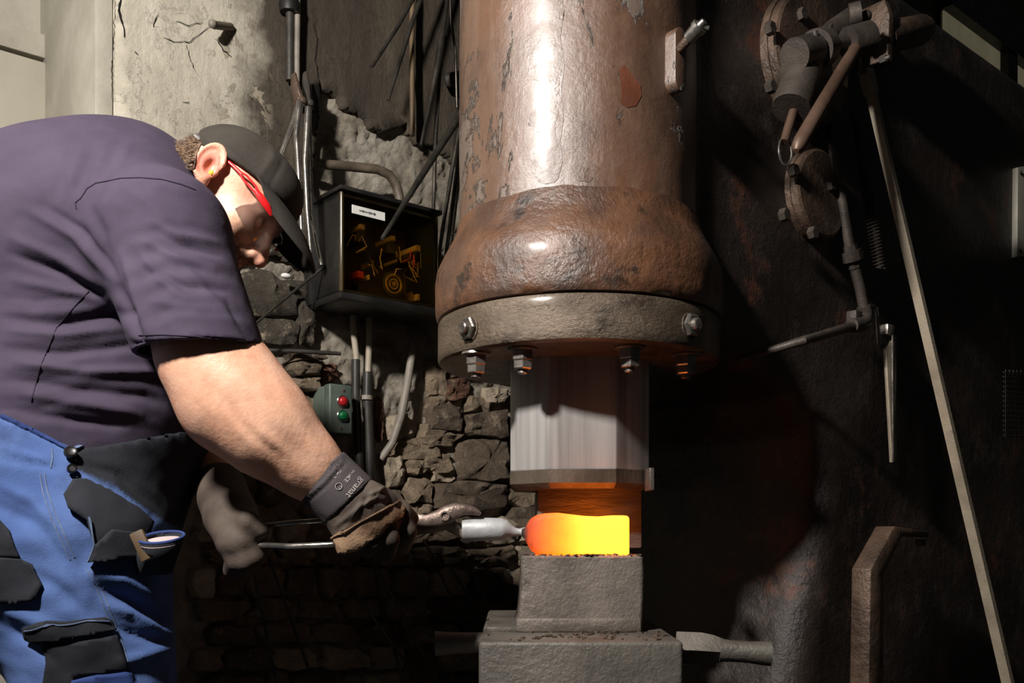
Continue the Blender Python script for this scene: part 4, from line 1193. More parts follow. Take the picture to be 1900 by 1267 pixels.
# =================================================================== rods and tongs hanging on the wall
rail = thing('hanging_rail', 'iron rail high on the sooty wall carrying hanging rods', 'rail', WALL(760, -130, .1), rot=ZROT)
MB().tube([WALL(690, -150, .1), WALL(900, -140, .1)], .012, 14).obj('bar', MT['pipedark'], rail)
for px in (700, 890): MB().tube([WALL(px, -148, -.01), WALL(px, -148, .1)], .009, 10).obj('bracket', MT['pipedark'], rail)
RODS = [
 ('steel_rod', 'thin dark steel rod slanting steeply left over the sooty plaster', [(786, -38, .11), (740, 47, .13), (690, 124, .16)], [.0055, .005, .0045], 'rod'),
 ('steel_rod', 'dark steel rod hanging beside the brown wooden stick', [(794, -36, .135), (765, 40, .15), (720, 186, .165)], [.007, .0065, .0042], 'rod'),
 ('wooden_stick', 'brown wooden stick hanging upright on the sooty plaster', [(766, -36, .06), (764, 60, .06), (765, 252, .06)], [.007, .0075, .0075], 'rodbrown'),
 ('steel_rod', 'steel rod with a thick socket, hanging in front of the plaster edge', [(834, -30, .13), (822, 60, .14), (818, 75, .14), (816, 100, .14), (800, 180, .15), (781, 270, .16)], [.006, .006, .0115, .0105, .0058, .0045], 'rod'),
 ('steel_rod', 'long straight steel rod ending above the control cabinet', [(826, 70, .12), (815, 130, .125), (808, 260, .13), (804, 399, .15)], [.009, .0065, .006, .0048], 'rod'),
 ('steel_bar', 'tapered dark steel bar reaching down across the control cabinet', [(880, 172, .2), (846, 226, .22), (780, 330, .26), (709, 443, .3)], [.011, .0105, .0085, .0048], 'rod'),
 ('steel_rod', 'short bright rod hanging behind the brown hammer cylinder', [(834, -30, .1), (837, 40, .1), (845, 95, .1), (848, 200, .09)], [.0045, .0042, .004, .004], 'rod'),
 ('steel_rod', 'long steel rod hanging close to the hammer collar, outermost of its bunch', [(852, 240, .15), (838, 320, .15), (822, 420, .16), (812, 492, .17)], [.006, .006, .0055, .005], 'rod'),
 ('steel_rod', 'long steel rod in the bunch hanging behind the hammer collar', [(858, 240, .13), (846, 330, .13), (832, 440, .14), (822, 520, .14)], [.0065, .006, .006, .005], 'rod'),
 ('steel_rod', 'shiny rod in the bunch hanging behind the hammer collar, innermost', [(862, 250, .12), (850, 340, .12), (840, 430, .12), (834, 500, .12)], [.005, .005, .0045, .004], 'steel'),
 ('iron_roller', 'dark round iron roller on the wall behind the hammer cylinder', [(826, 150, .05), (870, 142, .09)], [.02, .02], 'pipedark'),
]
for nm, lb, pts, rad, mk in RODS:
    if pts[0][1] < 0:        # carried on up to the rail
        (xa, ya, oa), (xb, yb, ob) = pts[0], pts[1]; k_ = (-146 - ya) / (yb - ya)
        pts = [(xa + (xb - xa) * k_, -146, .1 + .02 * (oa > .12))] + pts; rad = [rad[0]] + rad
    tag(MB().tube([WALL(x, y, o) for x, y, o in pts], rad, 12).obj(nm, MT[mk], rot=(WALL(*pts[-1]) - WALL(*pts[0])).normalized().to_track_quat('Z', 'Y').to_matrix()), lb, 'roller' if 'roller' in nm else ('stick' if 'stick' in nm else 'rod'), 'rods hanging on the wall')
# tongs hung up behind the cap
def hung_tongs(label, top, jaw, reins, m):
    e = thing('hanging_tongs', label, 'tongs', WALL(*reins[0][-1]), 'tongs hanging on the wall')
    mb = MB()
    mb.tube([WALL(*q) for q in jaw], [.012, .02, .019, .012][:len(jaw)], 10, flat=.5, up=ZV).obj('jaw', m, e)
    MB()._lathe([(-.02, .008), (.02, .008), (.022, .004)], WALL(*jaw[2]), NV, 12).obj('rivet', m, e)
    for r in reins: MB().tube([WALL(*q) for q in r], [.009, .0075, .006, .005][:len(r)], 12).obj('rein', MT['steel'], e)
    return e
hung_tongs('rusty hanging tongs with spread reins behind the black cap', None, [(545, 140, .11), (548, 165, .12), (556, 190, .12), (560, 210, .12)],
           [[(556, 190, .12), (545, 225, .12), (524, 280, .12), (505, 330, .12)], [(556, 190, .14), (550, 250, .15), (556, 350, .16), (560, 440, .16)]], MT['castbrown'])
hung_tongs('dark hanging tongs with long straight reins beside the control cabinet', None, [(566, 138, .09), (568, 165, .1), (570, 195, .1), (572, 225, .1)],
           [[(570, 195, .11), (574, 300, .12), (577, 400, .12), (596, 492, .13)], [(572, 200, .14), (566, 300, .15), (570, 390, .16), (577, 470, .16)]], MT['pipedark'])
e = thing('hanging_hook', 'short black iron hook hanging beside the tongs on the wall', 'hook', WALL(578, 245, .06))
MB().box(WALL(582, 185, .07), (.012, .012, .035), DV, NV, ZV, bev=.004).obj('block', MT['black'], e)
MB().tube([WALL(581, 200, .07), WALL(580, 246, .07)], .005, 10).obj('stem', MT['pipedark'], e)
tag(MB().ball(WALL(531, 512, .07), (.014, .009, .007), (DV, NV, ZV)).obj('porcelain_knob', MT['label']), 'small pale porcelain knob on the sooty board', 'knob')

# thin bars leaning in the dark below the tongs
LEAN = [((462, 1020), (512, 1262), .34, 'thin bar leaning against the stones, below the left glove'), ((497, 1030), (578, 1255), .34, 'thin bar leaning beside the bar below the left glove'),
        ((598, 1015), (752, 1228), .3, 'long slanting bar leaning under the tong rein'), ((684, 1020), (725, 1180), .25, 'fine bar leaning below the gloved fist'), ((690, 1035), (800, 1240), .26, 'slanting fine bar leaning below the gloved fist'),
        ((800, 1030), (872, 1180), .2, 'fine bar leaning behind the anvil handle'), ((850, 1075), (915, 1180), .2, 'bright bar leaning behind the anvil handle'), ((893, 1095), (932, 1180), .2, 'short bar leaning beside the anvil block')]
for (x0_, y0_), (x1_, y1_), o, lb in LEAN:
    a = WALL(x0_, y0_, .075); c_ = WALL(x1_, y1_, .15)
    for _ in range(4): c_ = WALL(x1_, y1_, .075 + (o * .9) * (a.z - c_.z) / a.z)     # foot stands a hand's width or two off the wall
    d_ = (c_ - a).normalized(); t_ = (a.z - .0) / -d_.z
    tag(MB().tube([a - d_ * .05, a + d_ * (t_ * .5), a + d_ * t_], [.0035, .0045, .005], 8).obj('leaning_bar', MT['rod'], rot=d_.to_track_quat('Z', 'Y').to_matrix(), origin=a + d_ * t_), lb, 'bar', 'bars leaning in the dark under the tongs')

# mill scale on the anvil
mb = MB()
rs = random.Random(12)
for k in range(150):
    if rs.random() < .5:
        x, y, z = rs.uniform(xa0 + .05, xa1 - .01), rs.uniform(1.52, 1.655), za
    else:
        x, y, z = rs.uniform(dpx(975), dpx(1190)), rs.uniform(Yd + .002, Yd + .03), zt2 + .004
    r_ = rs.uniform(.0015, .0055); a = rs.uniform(0, 6)
    u_, v_ = Vector((math.cos(a), math.sin(a), rs.uniform(-.2, .2))), Vector((-math.sin(a), math.cos(a), rs.uniform(-.2, .2)))
    mb.box((x, y, z + .0012), (r_, r_ * rs.uniform(.4, .9), .0009), u_, v_, u_.cross(v_))
sc_ = mb.obj('mill_scale', MT['castbrown'], None, 0)
tag(sc_, 'loose flakes of mill scale scattered over the anvil and die', 'scale'); sc_['kind'] = 'stuff'

# a few flakes still glowing beside the billet
t = NT('glowing_flake'); t.set(Base_Color=(.05, .02, .01), Roughness=.8, Emission_Color=(1.0, .22, .02), Emission_Strength=1.3)
mb = MB()
for k in range(12):
    x, y, z = rs.uniform(dpx(985), dpx(1185)), Yd + rs.uniform(.003, .012), zt2 + .0045
    r_ = rs.uniform(.001, .0026)
    mb.box((x, y, z), (r_, r_ * .7, .0009))
gf = mb.obj('glowing_scale', t.m, None, 0)
tag(gf, 'tiny glowing orange flakes along the front edge of the die', 'scale'); gf['kind'] = 'stuff'
# pale board at the far end of the machine
bd = thing('notice_board', 'plain pale board screwed to the dark side of the machine', 'board', SIDE(1925, 480, SB + .02), rot=ZROT)
bq_ = [amz(1889, 310, SB + .02), amz(1960, 300, SB + .02), amz(1960, 470, SB + .02), amz(1888, 476, SB + .02)]
MB().prism(bq_, lambda u, v, h: M(u, h, v), SB + .001, SB + .02, bev=.002).obj('panel', MT['door'], bd)
for x, y in ((1893, 320), (1893, 466)): MB()._lathe([(0, .006), (.003, .005), (.004, .002)], SIDE(x, y, SB + .02), NV, 10).obj('screw', MT['cast'], bd)
# =================================================================== the smith
man = thing('person', 'man in black cap, safety glasses, dark shirt and blue overalls, bending over tongs', 'person', (-.65, 1.58, 0))
NP = np.array
# ---- head frame
roll = math.radians(13)
HF = Vector((.688, .0, -.726)).normalized()
HU0 = Vector((.726, 0, .688)).normalized()
HU = (HU0 * math.cos(roll) + Vector((0, 1, 0)) * math.sin(roll)).normalized()
HR = HU.cross(HF).normalized()
if HR.y > 0: HR = -HR                    # towards the viewer: his right side
HO = P(391, 309, 1.51) - HF * -.012 - HU * .006 - HR * .076
HM = np.array([HF, HU, HR], dtype=np.float32)
def H(f, u, r): return HO + HF * f + HU * u + HR * r
def head_sdf(p):
    q = (p - V3(HO)) @ HM.T
    m = q.copy(); m[:, 2] = np.abs(m[:, 2])          # mirrored side
    d = ell(q, (.002, .042, 0), (.098, .078, .0745))
    d = smin(d, ell(q, (.042, -.03, 0), (.06, .082, .060)), .03)
    d = smin(d, ell(q, (-.03, .0, 0), (.062, .07, .06)), .03)
    d = smin(d, seg(m, (.018, -.05, .047), (.08, -.092, .018), .020, .019), .025)
    d = smin(d, sph(q, (.088, -.094, 0), .0215), .02)
    d = smin(d, sph(m, (.066, -.012, .040), .024), .022)
    d = smin(d, seg(m, (.076, .034, .040), (.091, .034, .010), .012, .013), .016)
    d = smax(d, -sph(m, (.104, .012, .033), .017), .012)
    d = np.minimum(d, sph(m, (.080, .012, .031), .0125))
    n = seg(q, (.096, .022, 0), (.124, -.024, 0), .0075, .0125)
    n = smin(n, sph(m, (.112, -.027, .0125), .0088), .009)
    d = smin(d, n, .012)
    d = smax(d, -sph(m, (.116, -.036, .008), .0042), .004)
    d = smin(d, seg(m, (.098, -.0505, .019), (.1085, -.0475, 0), .0045, .0068), .008)
    d = smin(d, seg(m, (.098, -.0595, .016), (.1065, -.0615, 0), .0045, .0072), .008)
    d = smin(d, seg(m, (.0985, -.038, .018), (.108, -.036, .004), .006, .008), .012)
    # neck
    g = seg(p, H(-.038, -.03, 0), P(268, 345, 1.59), .056, .070)
    d = smin(d, g, .035)
    # ears: rim, inner bowl, lobe
    e0 = m - NP((-.012, .004, .0735), np.float32)
    c_, s_ = math.cos(.30), math.sin(.30)
    e = np.stack([e0[:, 0] * c_ + e0[:, 1] * s_, -e0[:, 0] * s_ + e0[:, 1] * c_, e0[:, 2]], 1)   # tilted back
    e[:, 2] -= .24 * np.clip(-e[:, 0] + .012, 0, 1)
    base = ell(e, (-.003, .004, .004), (.0195, .032, .0065))
    rad = np.sqrt((e[:, 0] / .0185) ** 2 + ((e[:, 1] - .004) / .030) ** 2)
    rim = np.sqrt(((rad - 1) * .0225) ** 2 + (e[:, 2] - .009) ** 2) - .0042
    front = np.clip((e[:, 0] - .009) / .006, 0, 1) * np.clip((.012 - e[:, 1]) / .01, 0, 1)
    rim = rim + front * .004
    anti = np.sqrt(((rad - .58) * .0225) ** 2 + (e[:, 2] - .0075) ** 2) - .0028 + front * .006
    bowl = ell(e, (.003, -.001, .013), (.0085, .014, .011))
    ear = smin(base, rim, .004); ear = smin(ear, anti, .003); ear = smax(ear, -bowl, .003)
    ear = smin(ear, ell(e, (.006, -.027, .006), (.0085, .0105, .0048)), .006)
    ear = smin(ear, ell(e, (.014, -.004, .006), (.004, .007, .005)), .004)
    return smin(d, ear, .005)
SHn = P(300, 448, 1.42)
def arms_sdf(p):
    d = seg(p, SHn, P(388, 665, 1.385), .066, .0655)
    d = smin(d, seg(p, P(388, 665, 1.385), P(442, 740, 1.385), .0655, .0665), .04)
    d = smin(d, seg(p, P(442, 740, 1.385), P(503, 803, 1.39), .0665, .058), .05)
    d = smin(d, seg(p, P(503, 803, 1.39), P(572, 864, 1.40), .058, .0445), .05)
    d = smin(d, seg(p, P(572, 864, 1.40), P(640, 925, 1.41), .0445, .032), .03)
    d = smin(d, sph(p, P(398, 768, 1.395), .034), .05)
    d2 = seg(p, P(300, 430, 1.77), P(370, 760, 1.80), .062, .052)
    d2 = smin(d2, seg(p, P(370, 760, 1.80), P(425, 960, 1.56), .052, .034), .03)
    return np.minimum(d, d2)
def torso_core(p):
    q = p.copy(); q[:, 1] = (q[:, 1] - 1.59) / .95 + 1.59
    d = seg(q, P(165, 470, 1.59), P(128, 760, 1.59), .178, .194)
    return smin(d, seg(q, P(128, 760, 1.59), P(105, 980, 1.59), .194, .178), .05)
def body_low(p):
    d = torso_core(p)
    d = smin(d, seg(p, P(240, 385, 1.59), SHn, .092, .066), .06)
    d = smin(d, seg(p, P(240, 385, 1.59), P(300, 430, 1.77), .092, .066), .06)
    d = smin(d, seg(p, P(268, 345, 1.59), P(230, 420, 1.59), .068, .095), .05)
    return smin(d, arms_sdf(p), .03)
hv, hq = mesh_sdf(head_sdf, np.array(HO) + [-.19, -.13, -.16], np.array(HO) + [.2, .13, .15], .0022, 1)
bv, bq = mesh_sdf(body_low, NP([-1.1, 1.22, .85]), NP([-.2, 1.92, 1.58]), .0055, 2)
# muscles and veins on the bare forearm
bv = folds(bv, bq, [([(430, 690), (480, 730), (540, 800), (600, 850)], 16, .0030), ([(400, 720), (440, 780), (520, 850)], 9, -.0028), ([(500, 690), (545, 760), (590, 830)], 12, .0022),
                    ([(470, 790), (520, 830), (560, 880)], 10, .0026), ([(380, 700), (390, 740), (400, 760)], 7, -.0022), ([(420, 760), (450, 800), (500, 870)], 10, .0024)])
vs = np.concatenate([hv, bv]); fs = np.concatenate([hq, bq + len(hv)])
# skin with tones kept per point: flushed ear and nose, stubble on the jaw
q = (hv - np.array(HO, np.float32)) @ HM.T
red = np.zeros(len(vs), np.float32); beard = np.zeros(len(vs), np.float32)
eard = np.linalg.norm((q - NP([-.012, .004, 0])) * NP([1, 1, 0]), axis=1)
red[:len(hv)] = np.clip((np.abs(q[:, 2]) - .072) / .008, 0, 1) * np.clip(1.4 - eard / .03, 0, 1)
red[:len(hv)] = np.maximum(red[:len(hv)], .8 * np.clip(1 - np.linalg.norm(q - NP([.122, -.024, 0]), axis=1) / .024, 0, 1))
jl = np.clip((-.028 - q[:, 1]) / .012, 0, 1) * np.clip((q[:, 0] - .0) / .04, 0, 1)
nn = NP([mnoise.noise(Vector(x) * 220) for x in q.tolist()], np.float32)
beard[:len(hv)] = np.clip(jl * (.55 + .8 * nn), 0, 1)
t = NT('skin'); co = t.coord()
a1 = t.n('ShaderNodeAttribute', attribute_name='flush'); a2 = t.n('ShaderNodeAttribute', attribute_name='stubble')
c = t.ramp(t.noise(co, 16, 6, .6), [(.3, srgb(206, 150, 122)), (.55, srgb(222, 172, 144)), (.75, srgb(230, 184, 158))])
c = t.mix(t.ramp(t.noise(co, 55, 5), [(.58, 0.0), (.75, .4)]), c, srgb(196, 124, 100))
c = t.mix(t.math('MULTIPLY', a1.outputs['Fac'], .6), c, srgb(214, 96, 84))
c = t.mix(t.math('MULTIPLY', a2.outputs['Fac'], .85), c, srgb(66, 46, 38))
bm_ = t.bump(t.noise(co, 130, 6, .6), .0012, .5)
bm_ = t.bump(t.noise(co, 26, 5, .6), .004, .35, bm_)
MT['skin'] = t.set(Base_Color=c, Roughness=.5, Normal=bm_)
t.b.inputs['Subsurface Weight'].default_value = .12; t.b.inputs['Subsurface Radius'].default_value = (.012, .005, .003); t.b.inputs['Subsurface Scale'].default_value = .5
body = link('body', vs, fs, MT['skin'], man, 180)
for nm, arr in (('flush', red), ('stubble', beard)):
    at = body.data.attributes.new(nm, 'FLOAT', 'POINT'); at.data.foreach_set('value', arr)
hbvh = bvh_of(hv, hq)

# ---- hair at the nape and sideburn: clipped tufts following the head
MT['hair'] = pmat('hair_brown', srgb(74, 54, 38), srgb(132, 104, 78), 60, (.45, .6), bumps=((260, .002, .9),), stretch=(1, .4, 1))
HAIRP = [(284, 262), (300, 250), (320, 244), (345, 240), (366, 250), (380, 260), (372, 272), (364, 290), (360, 314), (352, 322), (340, 300), (318, 284), (298, 278)]
hair = patch('hair', HAIRP, hbvh, MT['hair'], man, .0015, .002, 6)
mb = MB(); rh = random.Random(5)
for k in range(2600):
    px, py = rh.uniform(282, 384), rh.uniform(238, 326)
    if polyd(NP([px]), NP([py]), HAIRP)[0] > 0: continue
    hp, hn, _, _ = cast(hbvh, px, py)
    if hp is None: continue
    if hn.dot(hp - CAM) > 0: hn = -hn
    dr = (-HU * .8 - HF * .45 + hn * .3 + Vector((rh.uniform(-.3, .3), rh.uniform(-.3, .3), rh.uniform(-.3, .3)))).normalized()
    a = hp + hn * .001
    mb.tube([a, a + dr * .005 + hn * .001, a + dr * .011], [.0006, .0005, .0002], 3, False)
o = mb.obj('hair_strands', MT['hair'], hair, 180); o['kind'] = 'stuff'
# eyebrow
# ---- shirt
def sleeve_near(p):
    return seg(p, P(300, 445, 1.425), P(384, 690, 1.37), .096, .0885)
HEM = P(372, 652, 1.375)
hem_n = V3(Vector((.06, 0, -1)).normalized())
def trunk(p):
    q = p.copy(); q[:, 1] = (q[:, 1] - 1.59) / .95 + 1.59
    d = seg(q, P(160, 480, 1.59), P(130, 760, 1.59), .192, .21)
    d = smin(d, seg(q, P(130, 760, 1.59), P(100, 960, 1.59), .21, .195), .05)
    return q, smin(d, seg(q, P(70, 500, 1.59), P(-60, 860, 1.59), .19, .21), .06)       # back and seat
def shirt_sdf(p):
    q, tor = trunk(p)
    d = smin(tor, ell(q, P(165, 468, 1.59), (.23, .22, .199)), .05)
    d = smin(d, seg(p, P(225, 385, 1.59), P(300, 445, 1.43), .113, .096), .06)
    d = smin(d, seg(p, P(225, 385, 1.59), P(300, 425, 1.77), .113, .092), .06)
    d = smin(d, seg(p, P(262, 352, 1.59), P(235, 400, 1.59), .088, .102), .04)      # collar
    d = smin(d, seg(p, P(300, 425, 1.77), P(350, 660, 1.80), .088, .08), .03)
    s = sleeve_near(p)
    cut = (p - V3(HEM)) @ hem_n
    s = smax(s, cut, .004)
    hollow = np.maximum(seg(p, P(345, 590, 1.385), P(412, 770, 1.365), .077, .082), -(cut + .045))
    d = smin(d, s, .035)
    d = np.maximum(d, np.where(s > .01, -9, np.where(cut > -.045, -hollow, -9)))
    return d
sv, sq = mesh_sdf(shirt_sdf, NP([-1.32, 1.2, .8]), NP([-.25, 1.96, 1.62]), .0042, 2)
def shirtn(v):
    return NP([.0016 * mnoise.noise(Vector((x * 14, y * 10, z * 26))) + .0009 * mnoise.noise(Vector((x * 45, y * 30, z * 60))) for x, y, z in v.tolist()], np.float32)
sv = folds(sv, sq, [
    ([(60, 395), (140, 440), (212, 525)], 9, .006), ([(80, 380), (150, 425), (215, 510)], 7, -.005), ([(20, 440), (110, 480), (205, 540)], 10, .006), ([(20, 470), (110, 505), (200, 560)], 8, -.006),
    ([(30, 520), (120, 540), (215, 560)], 10, .005), ([(10, 590), (100, 600), (210, 585), (250, 580)], 10, -.007), ([(20, 615), (120, 622), (230, 610)], 9, .007), ([(10, 645), (120, 655), (240, 640), (330, 650)], 9, -.007),
    ([(30, 672), (150, 690), (280, 690), (320, 700)], 9, .008), ([(20, 702), (140, 722), (270, 735), (300, 745)], 10, -.007), ([(60, 735), (170, 752), (260, 768)], 10, .007), ([(40, 765), (150, 782), (230, 790)], 9, -.006),
    ([(215, 520), (235, 570), (262, 630)], 10, -.008), ([(228, 470), (250, 540), (272, 620)], 9, .006), ([(205, 500), (190, 430), (165, 380)], 10, -.004),
    ([(262, 470), (300, 520), (350, 560)], 8, .004), ([(275, 450), (330, 480), (395, 500)], 8, .005), ([(270, 500), (340, 530), (420, 540)], 7, -.004), ([(280, 410), (340, 440), (400, 450)], 8, .004), ([(285, 430), (345, 458), (405, 475)], 6, -.004),
    ([(280, 560), (350, 570), (430, 575)], 8, .003), ([(420, 560), (440, 600), (470, 640)], 6, -.004), ([(330, 480), (400, 560), (455, 620)], 8, .004), ([(145, 380), (130, 330), (120, 290)], 14, .003), ([(230, 345), (280, 380), (330, 430)], 12, .003)]
    + [([(228 + 4 * k, 440 + 20 * k), (290 + 4 * k, 425 + 18 * k), (360 + 5 * k, 420 + 19 * k), (405 + 6 * k, 440 + 18 * k)], 8, .0014 if k % 2 else -.0014) for k in range(10)]
    + [([(205 - 6 * k, 540 + 24 * k), (150 - 4 * k, 552 + 24 * k), (70, 558 + 25 * k), (0, 552 + 26 * k)], 7, .0018 if k % 2 else -.0018) for k in range(9)]
    + [([(130 + 22 * k, 268), (118 + 20 * k, 320), (100 + 18 * k, 372)], 7, .0018 if k % 2 else -.0018) for k in range(6)], shirtn)
MT['shirt'] = pmat('shirt_cotton', srgb(58, 50, 65), srgb(69, 60, 76), 6, (.82, .92), bumps=((420, .0006, .5), (40, .002, .3)), spec=.25)
MT['seam'] = pmat('shirt_seam', srgb(44, 38, 50), srgb(50, 44, 57), 6, (.85, .9), bumps=(), spec=.2)
shirt = link('shirt', sv, sq, MT['shirt'], man, 180)
sbvh = bvh_of(sv, sq)
def seam(pts, w, parent, bvh, m, name='seam', off=.0006, th=.0012, sub=None):
    return patch(name, ribbon_poly(pts, w), bvh, m, sub or parent, off, th, 7, 0)
seam([(142, 388), (140, 376), (150, 368), (162, 350), (178, 340), (200, 336), (224, 331), (260, 330), (300, 333), (335, 342), (362, 352)], .7, man, sbvh, MT['seam'], sub=shirt)
seam([(165, 540), (150, 555), (128, 580), (105, 608), (75, 680), (58, 745)], .6, man, sbvh, MT['seam'], sub=shirt)
seam([(257, 622), (300, 621), (360, 624), (420, 630), (470, 634)], .7, man, sbvh, MT['seam'], sub=shirt)
# ---- overalls
cutx = [(-400, 690), (0, 770), (60, 798), (125, 832), (160, 824), (200, 812), (240, 797), (290, 776), (330, 754), (380, 740), (500, 735)]
CXs = NP([(x - 950) / FPX * 1.38 for x, y in cutx], np.float32); CZs = NP([ZC + (YH - y) / FPX * 1.38 for x, y in cutx], np.float32)
def over_sdf(p):
    q, d = trunk(p)
    d = d - .010
    d = smin(d, seg(p, P(-60, 900, 1.5), P(-40, 1040, 1.5), .2, .17), .06)
    l1 = seg(p, P(140, 1000, 1.48), P(215, 1500, 1.48), .140, .10)
    l1 = smin(l1, seg(p, P(215, 1500, 1.48), P(140, 2010, 1.5), .10, .08), .05)
    l2 = seg(p, P(130, 990, 1.70), P(240, 1430, 1.72), .135, .10)
    l2 = smin(l2, seg(p, P(240, 1430, 1.72), P(190, 1840, 1.72), .10, .08), .05)
    d = smin(d, np.minimum(l1, l2), .06)
    zc_ = np.interp(p[:, 0], CXs, CZs).astype(np.float32)
    d = np.maximum(d, (p[:, 2] - zc_) * .8)
    return np.maximum(d, .07 - p[:, 2])
ov, oq = mesh_sdf(over_sdf, NP([-1.34, 1.2, .04]), NP([-.25, 1.96, 1.3]), .006, 1)
def overn(v):
    return NP([.006 * mnoise.noise(Vector((x * 9, y * 7, z * 15))) + .0026 * mnoise.noise(Vector((x * 30, y * 30, z * 40))) for x, y, z in v.tolist()], np.float32)
ov = folds(ov, oq, [([(0, 900), (60, 930), (130, 1000)], 10, .006), ([(0, 940), (60, 970), (120, 1040)], 10, -.006), ([(170, 1060), (230, 1075), (320, 1130)], 12, .009), ([(180, 1090), (240, 1110), (330, 1170)], 10, -.008),
    ([(190, 1120), (250, 1140), (335, 1190)], 10, .008), ([(200, 1160), (260, 1180), (330, 1195)], 10, -.008), ([(220, 1230), (270, 1215), (335, 1195)], 10, .008), ([(0, 1130), (60, 1150), (120, 1180)], 12, .006),
    ([(0, 1160), (60, 1190), (110, 1230)], 10, -.006), ([(150, 880), (210, 900), (270, 950)], 8, .006), ([(150, 860), (220, 880), (280, 930)], 7, -.006), ([(0, 850), (60, 862), (110, 870)], 6, -.004), ([(0, 830), (50, 845), (95, 860)], 5, .003),
    ([(60, 1060), (110, 1090), (160, 1140)], 12, -.005)], overn)
MT['denim'] = pmat('overall_blue', srgb(66, 88, 138), srgb(86, 110, 162), 5, (.8, .9), bumps=((480, .0007, .6), (30, .003, .35)), spec=.25, third=(srgb(56, 72, 112), 11, .55, .2))
_t = MT['denim'].node_tree; _b = _t.nodes['Principled BSDF']; _src = _b.inputs['Base Color'].links[0].from_socket
_a = _t.nodes.new('ShaderNodeAttribute'); _a.attribute_name = 'bib'
_m = _t.nodes.new('ShaderNodeMix'); _m.data_type = 'RGBA'; _m.inputs[7].default_value = (*srgb(32, 34, 40), 1)
_t.links.new(_a.outputs['Fac'], _m.inputs[0]); _t.links.new(_src, _m.inputs[6]); _t.links.new(_m.outputs[2], _b.inputs['Base Color'])
MT['navyblack'] = pmat('overall_black', srgb(24, 26, 32), srgb(40, 42, 48), 7, (.8, .9), bumps=((480, .0007, .6), (40, .002, .4)), spec=.25)
MT['navy'] = pmat('overall_navy', srgb(34, 50, 96), srgb(46, 64, 114), 7, (.8, .9), bumps=((480, .0007, .6),), spec=.25)
MT['lining'] = pmat('pocket_lining', srgb(176, 150, 150), srgb(196, 172, 170), 8, (.8, .9), bumps=((300, .0006, .5),), spec=.2)
MT['stitch'] = pmat('stitching', srgb(82, 96, 128), srgb(100, 114, 142), 30, (.8, .9), bumps=(), spec=.2)
ovo = link('overalls', ov, oq, MT['denim'], man, 180)
obvh = bvh_of(ov, oq)
BIB = [(127, 826), (160, 815), (200, 803), (240, 788), (290, 767), (331, 740), (360, 730), (420, 740), (420, 900), (380, 985), (340, 985), (300, 965), (262, 940), (215, 905), (160, 880), (130, 868)]
pj = project(ov); bibv = np.clip(.5 - polyd(pj[:, 0], pj[:, 1], BIB) / 6, 0, 1).astype(np.float32)
at = ovo.data.attributes.new('bib', 'FLOAT', 'POINT'); at.data.foreach_set('value', bibv)
seam([(130, 838), (160, 829), (200, 817), (240, 802), (290, 781), (331, 760)], 1.2, man, obvh, MT['stitch'], 'bib_edge', .0045, .002, ovo)
pk = patch('side_pocket', [(120, 922), (135, 895), (158, 893), (200, 912), (250, 945), (275, 970), (262, 1000), (222, 1030), (180, 1040), (164, 1046), (172, 1008), (158, 965), (128, 945)], obvh, MT['navyblack'], ovo, .010, .006, 9)
patch('pocket_flap', [(164, 1046), (172, 1010), (200, 985), (240, 985), (262, 1000), (282, 1028), (258, 1040), (222, 1038), (185, 1046)], obvh, MT['navyblack'], ovo, .016, .004, 9)
seam([(160, 962), (172, 1008), (163, 1046)], 1.5, man, obvh, MT['stitch'], 'pocket_edge', .0175, .002, ovo)
# open pocket mouth standing off the hip, pale lining inside
def mouth(cx, cy, Y, rx, ry, m1, nm, h):
    top = [P(cx + rx * math.cos(2 * math.pi * k / 26), cy + ry * math.sin(2 * math.pi * k / 26) - .12 * rx * math.cos(2 * math.pi * k / 26), Y + .03 * math.sin(-2 * math.pi * k / 26)) for k in range(26)]
    bot = [P(cx - rx * .35 + rx * .8 * math.cos(2 * math.pi * k / 26), cy + h + ry * .5 * math.sin(2 * math.pi * k / 26), Y + .05 + .02 * math.sin(-2 * math.pi * k / 26)) for k in range(26)]
    mb = MB(); mb.add(top + bot, [(k, (k + 1) % 26, 26 + (k + 1) % 26, 26 + k) for k in range(26)] + [tuple(range(26, 52))])
    o = mb.obj(nm, m1, ovo, 60); md = o.modifiers.new('t', 'SOLIDIFY'); md.thickness = .003; md.offset = 0
    return top
tp_ = mouth(300, 998, 1.37, 42, 10, MT['navyblack'], 'pocket_mouth', 62)
tp2 = [q + ZV * .0008 for q in tp_]
MB().tube(tp2 + [tp2[0]], .0022, 8, False).obj('pocket_hem', MT['navy'], ovo)
MB().add([q - ZV * .006 for q in tp_], [tuple(range(26))]).obj('pocket_lining', MT['lining'], ovo)
MB().box(P(264, 1012, 1.365), (.010, .004, .022), Vector((.9, 0, .4)).normalized(), (0, 1, 0), Vector((-.4, 0, .9)).normalized(), bev=.002).obj('folding_rule', MT['rodbrown'], ovo)
patch('thigh_pocket', [(-40, 1040), (0, 1034), (40, 1036), (62, 1046), (80, 1086), (68, 1112), (30, 1118), (-40, 1120)], obvh, MT['navyblack'], ovo, .006, .004, 9)
patch('thigh_panel', [(-40, 960), (-2, 962), (20, 985), (28, 1010), (40, 1036), (0, 1034), (-40, 1040)], obvh, MT['navyblack'], ovo, .004, .003, 9)
patch('hammer_loop', [(49, 1160), (90, 1152), (150, 1148), (195, 1144), (206, 1150), (212, 1172), (150, 1180), (100, 1188), (58, 1191)], obvh, MT['navyblack'], ovo, .008, .004, 8)
seam([(54, 1164), (110, 1157), (200, 1149)], 1.0, man, obvh, MT['stitch'], 'loop_stitch', .0105, .0012, ovo)
